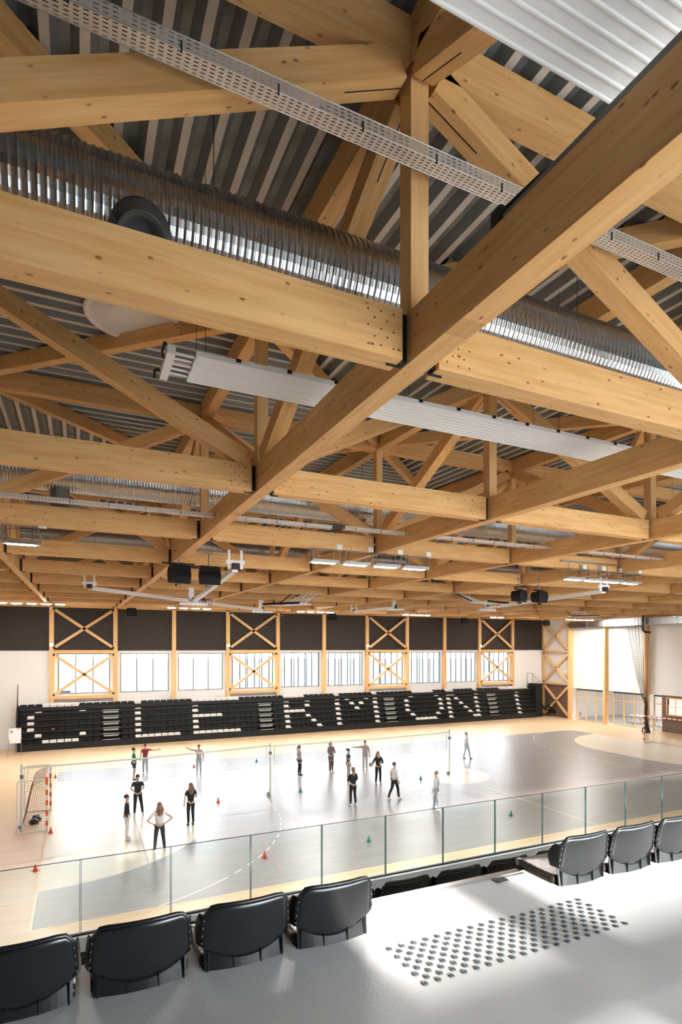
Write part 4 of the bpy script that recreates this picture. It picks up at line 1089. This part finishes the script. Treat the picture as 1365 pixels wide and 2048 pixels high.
# flip chart
t = thing('flip_chart', 'white flip chart on thin legs beside the bleacher', 'flip chart', (-2.75, 26.9, 0))
m = MB(); m.box((-.36, -.02, .82), (.36, .02, 1.82)); obj('board', m, PAINT, t)
for a in ((-.33, 0, -.40, -.35), (.33, 0, .42, -.35), (0, .03, 0, .55)):
    m = MB(); m.tube((a[0], a[1], 1.1), (a[2], a[3], 0), .013, 6); obj('leg', m, GREYM, t)
m = MB(); m.box((.12, -.03, 1.74), (.28, -.02, 1.79)); obj('clip', m, ORANGE, t)
m = MB(); m.box((-.25, -.0205, 1.5), (-.12, -.0201, 1.68)); obj('note', m, NETW, t)
t = thing('ball_trolley', 'wire ball trolley cut by the left picture edge', 'trolley', (-4.0, 23.6, 0))
m = MB()
for z in (.25, .95):
    for a, b in (((-.5, -.35), (.5, -.35)), ((.5, -.35), (.5, .35)), ((.5, .35), (-.5, .35)), ((-.5, .35), (-.5, -.35))): m.tube((*a, z), (*b, z), .02, 6)
for a in ((-.5, -.35), (.5, -.35), (.5, .35), (-.5, .35)): m.tube((*a, .08), (*a, .95), .02, 6)
for i in range(10): m.tube((-.5 + i * .111, -.35, .25), (-.5 + i * .111, -.35, .95), .006, 5); m.tube((.5, -.35 + i * .078, .25), (.5, -.35 + i * .078, .95), .006, 5)
obj('wire_basket', m, PAINT, t)
for a in ((-.45, -.3), (.45, -.3), (.45, .3), (-.45, .3)): m = MB(); m.tube((a[0] - .02, a[1], .05), (a[0] + .02, a[1], .05), .05, 12); obj('wheel', m, STEELB, t)
# gathered dividing net on the right
t = thing('dividing_net', 'black dividing net gathered to a bundle on the right', 'net', (45.0, 16.3, 0))
m = MB(); rr = random.Random(3)
top = [(-.0 + .12 * math.sin(i * 1.9), -.05 + 2.35 * i / 22, 9.75) for i in range(23)]
def bund(i, z):
    f = max(0., min(1., (z - 2.3) / 7.4)); f = f ** .85
    x0 = -.5 + .35 * math.sin(i * 2.3) * .25; y0 = -.15 + .01 * (i - 11) + (.12 * math.cos(i * 1.7) if z < .4 else 0)
    s = 0 if z > 2.3 else (1 - z / 2.3)
    x0 += (.10 * math.sin(i * 1.3)) * s; y0 += (.15 * math.cos(i * 2.1)) * s
    lean = (.55 * (1 - f) if z > 2.3 else .55) - .55
    return (x0 * (1 - f) + top[i][0] * f + lean * 0, y0 * (1 - f) + top[i][1] * f + (0.35 * f * (1 - f)), z)
zs = [.02, .25, .6, 1.1, 1.7, 2.3, 3, 3.8, 4.8, 6, 7.2, 8.5, 9.75]
for i in range(23):
    pts = [bund(i, z) for z in zs]
    for a, b in zip(pts, pts[1:]): m.tube(a, b, .014 if a[2] < 2.3 else .010, 4 if a[2] < 2.3 else 3, caps=False)
z = 2.3
while z < 9.75:
    pts = [bund(i, z) for i in range(23)]
    for a, b in zip(pts, pts[1:]): m.tube(a, b, .010, 3, caps=False)
    z += .17
obj('net_mesh', m, CABLE, t, fix=False)
m = MB(); m.lathe([(.0, 0), (.3, .02), (.34, .12), (.2, .6), (.09, 1.5), (.07, 2.2), (.05, 2.6), (.0, 2.7)], 14, (-.5, -.12, 0)); obj('gathered_bundle', m, CABLE, t, smooth=True)
m = MB(); m.lathe([(0, -.06), (.06, 0), (0, .06)], 10, (-.82, -.3, .22)); obj('white_tie', m, LINE_W, t)
# tables and stools in the side room
def small_table(u, v, label):
    t = thing('small_table', label, 'table', (u, v, 0))
    m = MB(); m.box((-.35, -.6, .72), (.35, .6, .75)); obj('tabletop', m, PAINT, t)
    for x in (-.28, .28):
        for y in (-.5, .5): m = MB(); m.tube((x, y, 0), (x * .6, y * .85, .72), .014, 6); obj('leg', m, STEELB, t)
for i, (u, v) in enumerate(((49.2, 20.6), (49.2, 19.2), (49.0, 17.9), (48.7, 16.3))): small_table(u, v, 'white topped table in the side room, %s behind the glazing' % ['leftmost', 'second', 'third', 'rightmost'][i])
def stool(u, v, label):
    t = thing('stool', label, 'stool', (u, v, 0)); m = MB(); m.lathe([(0, .44), (.17, .44), (.17, .47), (0, .47)], 14); obj('seat', m, GLP, t)
    for a in range(4): m = MB(); c, s = math.cos(a * math.pi / 2 + .8), math.sin(a * math.pi / 2 + .8); m.tube((c * .2, s * .2, 0), (c * .1, s * .1, .44), .01, 5); obj('leg', m, STEELB, t)
for i, (u, v) in enumerate(((48.3, 21.0), (48.4, 20.2), (48.3, 19.4), (48.2, 18.6))): stool(u, v, 'low stool in front of the side room tables, %s from the left' % ORD[i + 1])
m = MB(); m.box((-.02, -.3, -.5), (.02, .3, .5)); tag(obj('wall_screen', m, SCREEN, loc=(46.9, 16.1, 2.75)), 'dark blue upright screen behind the narrow glazed door', 'screen')
for p, lb in (((45.9, 25.9, .35), 'red fire extinguisher at the corner braces'), ((46.6, 25.0, .4), 'red fire extinguisher behind the first glazed screen')):
    t = thing('fire_extinguisher', lb, 'fire extinguisher', (p[0], p[1], 0))
    m = MB(); m.lathe([(.0, .0), (.085, .0), (.085, .48), (.04, .55), (.0, .56)], 14, (0, 0, .12)); obj('cylinder', m, RED, t, smooth=True)
    m = MB(); m.box((-.05, -.03, .68), (.05, .03, .74)); m.path([(.05, 0, .7), (.12, 0, .6), (.1, 0, .3)], .012); obj('valve', m, STEELB, t)

# ------------------------------------------------------------------ outside the windows
mb = MB(); mb.quad((-60, 30.2, -.1), (120, 30.2, -.1), (3200, 3200, -.1), (-2200, 3200, -.1))
struct(obj('ground', mb, OUTG, fix=False))
mb = MB(); mb.quad((-60, -160, -.1), (120, -160, -.1), (120, -21.4, -.1), (-60, -21.4, -.1)); struct(obj('ground_rear_bounce', mb, plain('pale_bounce_ground', (.48, .46, .43), .95), fix=False))  # unseen pale ground added to bounce daylight up through the rear openings
fi = 0
for g in range(3, 10):
    x = gu(g) + .7 - (.2 if g % 2 else 0)
    while x < gu(g + 1) - .3:
        fi += 1
        m = MB(); m.box((-.04, -.06, 0), (.04, .06, 9)); o = obj('facade_fin', m, OUTS, loc=(x * 1.06 - .3, 32.0, -.1))
        tag(o, 'pale vertical fin outside the %s window, %s seen from the left' % (ORD[g + 1], ORD[int((x - gu(g)) / .62) + 1]), 'fin', 'fins outside the windows')
        x += .62
t = thing('parked_truck', 'washed out grey truck parked outside the two left windows', 'truck', (2.6, 40.0, -.1))
m = MB(); m.box((-4.5, -1.2, 1.0), (3.2, 1.2, 1.35)); m.box((-4.4, -1.1, 3.2), (-2.2, 1.1, 3.5)); obj('chassis', m, OUTS, t)
m = MB(); m.box((3.3, -1.2, .6), (5.4, 1.2, 3.1)); obj('cab', m, OUTS, t)
for x in (-3.2, -1.9, 4.3):
    m = MB(); m.tube((x, -1.3, .55), (x, -.95, .55), .55, 24); obj('wheel', m, ALU, t)
m = MB()
for i in range(4): m.bar((-4.2 + i * .6, -1.1, 1.3), (-4.2 + i * .6, -1.1, 3.3), .1, .1)
m.bar((-4.4, -1.1, 2.1), (-2.2, -1.1, 2.1), .1, .1); obj('load_rack', m, OUTS, t)

# ------------------------------------------------------------------ people
CLOTH = {}
def cloth(col, rough=.8):
    k = tuple(col)
    if k not in CLOTH: CLOTH[k] = plain('cloth_%d' % len(CLOTH), col, rough, var=.1, scale=14)
    return CLOTH[k]
def skin_obj(name, verts, edges, radii, mat, parent, root=0, sub=1):
    me = bpy.data.meshes.new(name); me.from_pydata([tuple(v) for v in verts], edges, [])
    me.materials.append(mat)
    o = bpy.data.objects.new(name, me); C.objects.link(o)
    if parent: o.parent = parent
    bm = bmesh.new(); bm.from_mesh(me); lay = bm.verts.layers.skin.verify(); bm.verts.ensure_lookup_table()
    for i, v in enumerate(bm.verts):
        r = radii[i]; v[lay].radius = r if isinstance(r, tuple) else (r, r); v[lay].use_root = (i == root)
    bm.to_mesh(me); bm.free()
    o.modifiers.new('skin', 'SKIN').use_smooth_shade = True
    s_ = o.modifiers.new('sub', 'SUBSURF'); s_.levels = sub; s_.render_levels = sub
    return o
def person(loc, rz_, label, top, legs, shoes, hair, H=1.70, sleeves='long', hairstyle='short', arms=None, feet=None, lean=0., top_len=0., bare=False, look=0.):
    t = thing('person', label, 'person', (loc[0], loc[1], 0), rz_); k = H / 1.72
    feet = feet or ((-.10, .0), (.10, .0)); arms = arms or (((-.24, -.03, 1.13), (-.26, .06, .88)), ((.24, -.03, 1.13), (.26, .06, .88)))
    V, E, Rr = [], [], []
    def add(p, r, par=None):
        V.append(Vector(p) * k); Rr.append(tuple(x * k for x in r) if isinstance(r, tuple) else r * k)
        if par is not None: E.append((par, len(V) - 1))
        return len(V) - 1
    pel = add((0, 0, .95), (.135, .10)); sp = add((0, lean * .3, 1.12), (.115, .085), pel); ch = add((0, lean * .7, 1.30), (.135, .095), sp)
    nb = add((0, lean - .01, 1.44), .055, ch); nk = add((0, lean + .005, 1.50), .046, nb); h0 = add((0, lean + .025, 1.565), (.062, .075), nk); h1 = add((0, lean + .015, 1.63), (.073, .088), h0); h2 = add((0, lean + .0, 1.70), (.045, .055), h1)
    J = {}
    for i, s_ in enumerate((-1, 1)):
        sh = add((s_ * .165, lean, 1.39), .048, ch); el, ha = Vector(arms[i][0]), Vector(arms[i][1])
        e_ = add(el, .036, sh); w = add(el.lerp(ha, .86), .025, e_); pm = add(ha + (ha - el).normalized() * .03, (.036, .016), w)
        J['sh%d' % i] = V[sh] / k; J['el%d' % i] = el; J['wr%d' % i] = el.lerp(ha, .86)
        d = (ha - el).normalized(); side = d.cross(Vector((0, 1, 0))); side = (side if side.length > .2 else d.cross(Vector((1, 0, 0)))).normalized(); nr = d.cross(side).normalized()
        base = V[pm] / k
        for f, ln in zip((-1.5, -.5, .5, 1.5), (.055, .068, .072, .062)):
            a = add(base + side * f * .019 + d * .035, .0085, pm); b2 = add(base + side * f * .021 + d * (.035 + ln * .6) + nr * .012, .0078, a); add(base + side * f * .021 + d * (.035 + ln) + nr * .030, .0068, b2)
        a = add(base - side * .040 - d * .005, .0095, pm); add(base - side * .058 + d * .035 + nr * .012, .008, a)
    for i, s_ in enumerate((-1, 1)):
        fx, fy = feet[i][:2]; kb = feet[i][2] if len(feet[i]) > 2 else .03
        hp = add((s_ * .085, 0, .90), .088, pel); kn = add((s_ * .09 + (fx - s_ * .09) * .5, fy * .5 + kb, .50), .055, hp); ca = add((s_ * .09 + (fx - s_ * .09) * .72, fy * .72, .34), .052, kn); an = add((fx, fy - .01, .09), .035, ca)
        add((fx * 1.05, fy + .12, .035), (.038, .028), an)
        J['hp%d' % i] = Vector((s_ * .085, 0, .90)); J['kn%d' % i] = V[kn] / k; J['ca%d' % i] = V[ca] / k; J['an%d' % i] = Vector((fx, fy - .01, .09))
    skin_obj('body', V, E, Rr, SKIN, t)
    def part(name, pts, edges, radii, mat, sub=1): skin_obj(name, [Vector(p) * k for p in pts], edges, [tuple(x * k for x in r) if isinstance(r, tuple) else r * k for r in radii], mat, t, 0, sub)
    # shirt
    P = [(0, lean * .7, 1.29), (0, lean * .3, 1.10), (0, 0, .89 - top_len), (0, lean, 1.415)]; Ed = [(0, 1), (1, 2), (0, 3)]; Ra = [(.155, .115), (.138, .108), (.160, .128), (.075, .065)]
    for i in (0, 1):
        n0 = len(P); P.append(tuple(J['sh%d' % i])); Ra.append(.066); Ed.append((0, n0))
        if sleeves == 'none': continue
        if sleeves == 'long': P += [tuple(J['el%d' % i]), tuple(J['wr%d' % i])]; Ra += [.050, .036]; Ed += [(n0, n0 + 1), (n0 + 1, n0 + 2)]
        else: P += [tuple(J['sh%d' % i].lerp(J['el%d' % i], .62))]; Ra += [.060]; Ed += [(n0, n0 + 1)]
    part('shirt', P, Ed, Ra, cloth(top))
    # trousers
    P = [(0, 0, 1.0)]; Ed = []; Ra = [(.140, .108)]
    for i in (0, 1):
        n0 = len(P)
        if bare: P += [tuple(J['hp%d' % i]), tuple(J['hp%d' % i].lerp(J['kn%d' % i], .7))]; Ra += [.102, .082]; Ed += [(0, n0), (n0, n0 + 1)]
        else: P += [tuple(J['hp%d' % i]), tuple(J['kn%d' % i]), tuple(J['ca%d' % i]), tuple(J['an%d' % i])]; Ra += [.100, .068, .064, .050]; Ed += [(0, n0), (n0, n0 + 1), (n0 + 1, n0 + 2), (n0 + 2, n0 + 3)]
    part('shorts' if bare else 'trousers', P, Ed, Ra, cloth(legs))
    for i in (0, 1):
        a = J['an%d' % i]; part('shoe', [(a.x, a.y - .05, .045), (a.x, a.y + .06, .045), (a.x * 1.05, a.y + .16, .038)], [(0, 1), (1, 2)], [(.046, .045), (.046, .042), (.042, .034)], cloth(shoes, .5))
    hc = Vector((0, lean + .005, 1.645)); m = MB(); hm = cloth(hair, .6)
    prof = [(.0, .098)] + [(.092 * math.sin(a), .098 * math.cos(a)) for a in [i * math.pi / 16 for i in range(1, 9)]] + [(.088, -.02), (.078, -.045)]
    m.lathe([(r * k, z * k) for r, z in prof[::-1]], 16, tuple((hc + Vector((0, -.022, .005))) * k), 0, .92, 1.05)
    if hairstyle == 'long':
        b = hc + Vector((0, -.075, 0))
        for x, ln, r in ((-.05, .36, .045), (0, .42, .05), (.05, .36, .045), (-.075, .26, .028), (.075, .26, .028)):
            m.tube((b + Vector((x * .7, .01, -.0))) * k, (b + Vector((x * 1.5, -.02, -ln * .6))) * k, r * k, 10, r1=r * k * .95); m.tube((b + Vector((x * 1.5, -.02, -ln * .6))) * k, (b + Vector((x * 1.2, -.03, -ln))) * k, r * k * .95, 10, r1=.012)
    elif hairstyle == 'tail':
        m.tube((hc + Vector((0, -.10, .03))) * k, (hc + Vector((0, -.13, -.08))) * k, .028 * k, 10, r1=.034 * k); m.tube((hc + Vector((0, -.13, -.08))) * k, (hc + Vector((0, -.125, -.25))) * k, .034 * k, 10, r1=.01)
    elif hairstyle == 'bun': m.lathe([(0, -.04 * k), (.035 * k, -.02 * k), (.042 * k, 0), (.035 * k, .025 * k), (0, .04 * k)], 10, tuple((hc + Vector((0, -.115, .05))) * k))
    obj('hair', m, hm, t, smooth=True)
    f = hc * k
    m = MB(); m.poly([(f.x - .012, f.y + .080 * k, f.z - .035), (f.x + .012, f.y + .080 * k, f.z - .035), (f.x, f.y + .105 * k, f.z - .032)]); m.poly([(f.x - .012, f.y + .080 * k, f.z - .035), (f.x, f.y + .105 * k, f.z - .032), (f.x, f.y + .082 * k, f.z + .005)]); m.poly([(f.x + .012, f.y + .080 * k, f.z - .035), (f.x, f.y + .105 * k, f.z - .032), (f.x, f.y + .082 * k, f.z + .005)]); obj('nose', m, SKIN, t)
    for s_ in (-1, 1):
        m = MB(); m.lathe([(0, -.008), (.009, 0), (0, .008)], 8, (f.x + s_ * .028, f.y + .078 * k, f.z - .002)); obj('eye', m, STEELB, t)
        m = MB(); m.lathe([(0, -.028), (.012, -.01), (.014, .012), (0, .028)], 8, (f.x + s_ * .074 * k, f.y - .0, f.z - .015)); obj('ear', m, SKIN, t)
    m = MB(); m.box((f.x - .02, f.y + .078 * k, f.z - .062), (f.x + .02, f.y + .086 * k, f.z - .055)); obj('mouth', m, cloth((.45, .14, .12)), t)
    return t
PI = math.pi
BLK = (.012, .013, .016); NAVY = (.012, .022, .035); WHT = (.82, .80, .78); BEI = (.50, .43, .36); DKG = (.035, .042, .048); BRN = (.035, .018, .012); BLO = (.33, .19, .10); LBR = (.24, .13, .075)
HIPS = (((-.42, -.06, 1.14), (-.20, .0, .98)), ((.42, -.06, 1.14), (.20, .0, .98)))
CROSS = (((-.25, .06, 1.12), (.02, .21, 1.16)), ((.25, .06, 1.12), (-.02, .23, 1.12)))
BEHIND = (((-.27, -.08, 1.14), (-.05, -.17, .95)), ((.27, -.08, 1.14), (.05, -.17, .95)))
HOLD = (((-.23, .06, 1.12), (-.10, .28, 1.10)), ((.23, .06, 1.12), (.10, .28, 1.10)))
person((3.78, 16.2), -PI / 2, 'person in teal jacket and black shorts, seen from the side behind the net', (.01, .27, .26), BLK, BRN, (.01, .008, .006), 1.74, arms=HOLD, bare=True)
person((4.50, 17.6), PI * .95, 'person in red top stretching one arm to the right behind the net', (.42, .06, .07), (.55, .58, .60), (.5, .5, .52), BRN, 1.68, sleeves='short', arms=(((-.48, .02, 1.34), (-.74, .05, 1.36)), ((.24, -.03, 1.13), (.26, .06, .88))))
person((3.37, 9.3), PI * 1.02, 'woman in navy V-neck shirt with teal chest stripe and black leggings facing the camera', NAVY, BLK, WHT, BRN, 1.72, sleeves='short', hairstyle='bun', arms=BEHIND, feet=((-.20, .02), (.13, -.02)))
person((2.72, 6.25), -PI * .55, 'person in black vest and white trousers seen from the side', BLK, WHT, WHT, BRN, 1.66, sleeves='long')
person((3.66, 4.42), .05, 'woman with long light hair and white top, hands on her hips, back to camera', WHT, DKG, WHT, LBR, 1.72, sleeves='short', hairstyle='long', arms=HIPS, feet=((-.17, .0), (.17, .0)))
person((5.17, 6.95), .15, 'woman with long hair in black clothes and black shoes, back to camera', BLK, BLK, BLK, LBR, 1.70, sleeves='short', hairstyle='long', arms=(((-.25, -.02, 1.13), (-.25, .04, .90)), ((.25, .02, 1.15), (.12, .20, 1.10))))
person((12.28, 13.5), -PI / 2, 'person in beige top and dark leggings behind the net, left of the others', BEI, NAVY, BLK, BRN, 1.66, hairstyle='tail', feet=((-.06, -.03), (.06, .05)))
person((14.16, 13.4), PI * 1.1, 'dark haired person in brown top with crossed arms behind the net', (.22, .13, .11), (.12, .085, .08), WHT, (.02, .012, .01), 1.78, arms=CROSS, hairstyle='tail', feet=((-.12, .0), (.12, .08)))
person((14.27, 11.3), -PI * .55, 'person in navy top and beige trousers seen from the side near the net', NAVY, BEI, WHT, BRN, 1.70, sleeves='short', hairstyle='bun')
person((12.34, 6.78), .1, 'slim person in black sweater and black leggings, back to the camera', BLK, BLK, WHT, LBR, 1.72, hairstyle='tail', arms=CROSS, feet=((-.14, .0), (.13, .0)))
person((15.31, 9.85), PI * .97, 'blonde person in black holding a grey ball at one side', BLK, BLK, WHT, BLO, 1.70, hairstyle='long', arms=(((-.25, .06, 1.12), (-.04, .22, 1.14)), ((.30, .0, 1.14), (.40, .12, 1.10))), feet=((-.13, .0), (.13, .0)))
person((14.55, 6.87), -PI * .45, 'walking person in white sweater and black leggings, foremost on the right', WHT, BLK, WHT, BRN, 1.74, feet=((-.08, -.28, .06), (.08, .22, .04)))
person((16.26, 13.2), PI * .9, 'person in pale pinkish clothes behind the net, arm out to the left', (.55, .40, .38), (.62, .60, .62), (.4, .42, .45), BRN, 1.70, arms=(((-.24, -.03, 1.13), (-.26, .06, .88)), ((.45, .05, 1.36), (.70, .08, 1.38))))
person((15.35, 4.6), .6, 'person in pale grey and blue running close to the centre circle', (.62, .64, .66), (.34, .42, .50), (.6, .62, .66), (.25, .2, .18), 1.70, feet=((-.08, -.15, .05), (.10, .15, .05)))
person((23.7, 13.4), -PI * .6, 'person in very pale clothes and blue grey shoes beyond the centre circle post', (.66, .68, .70), (.58, .63, .68), (.16, .2, .24), (.3, .28, .28), 1.70, feet=((-.10, -.14, .04), (.10, .24, .05)))
person((7.24, 16.2), PI * .9, 'person in pale clothes playing behind the left part of the net', (.62, .56, .54), (.55, .62, .66), (.4, .5, .55), (.22, .18, .16), 1.66, arms=(((-.24, -.03, 1.13), (-.26, .06, .88)), ((.44, .08, 1.44), (.62, .16, 1.56))))
m = MB(); m.lathe([(.11 * math.sin(math.pi * i / 10), -.11 * math.cos(math.pi * i / 10)) for i in range(11)], 20)
tag(obj('ball', m, plain('grey_ball', (.42, .38, .36), .5), loc=(14.80, 9.70, 1.10), smooth=True), 'grey ball held by the blonde person in black', 'ball')
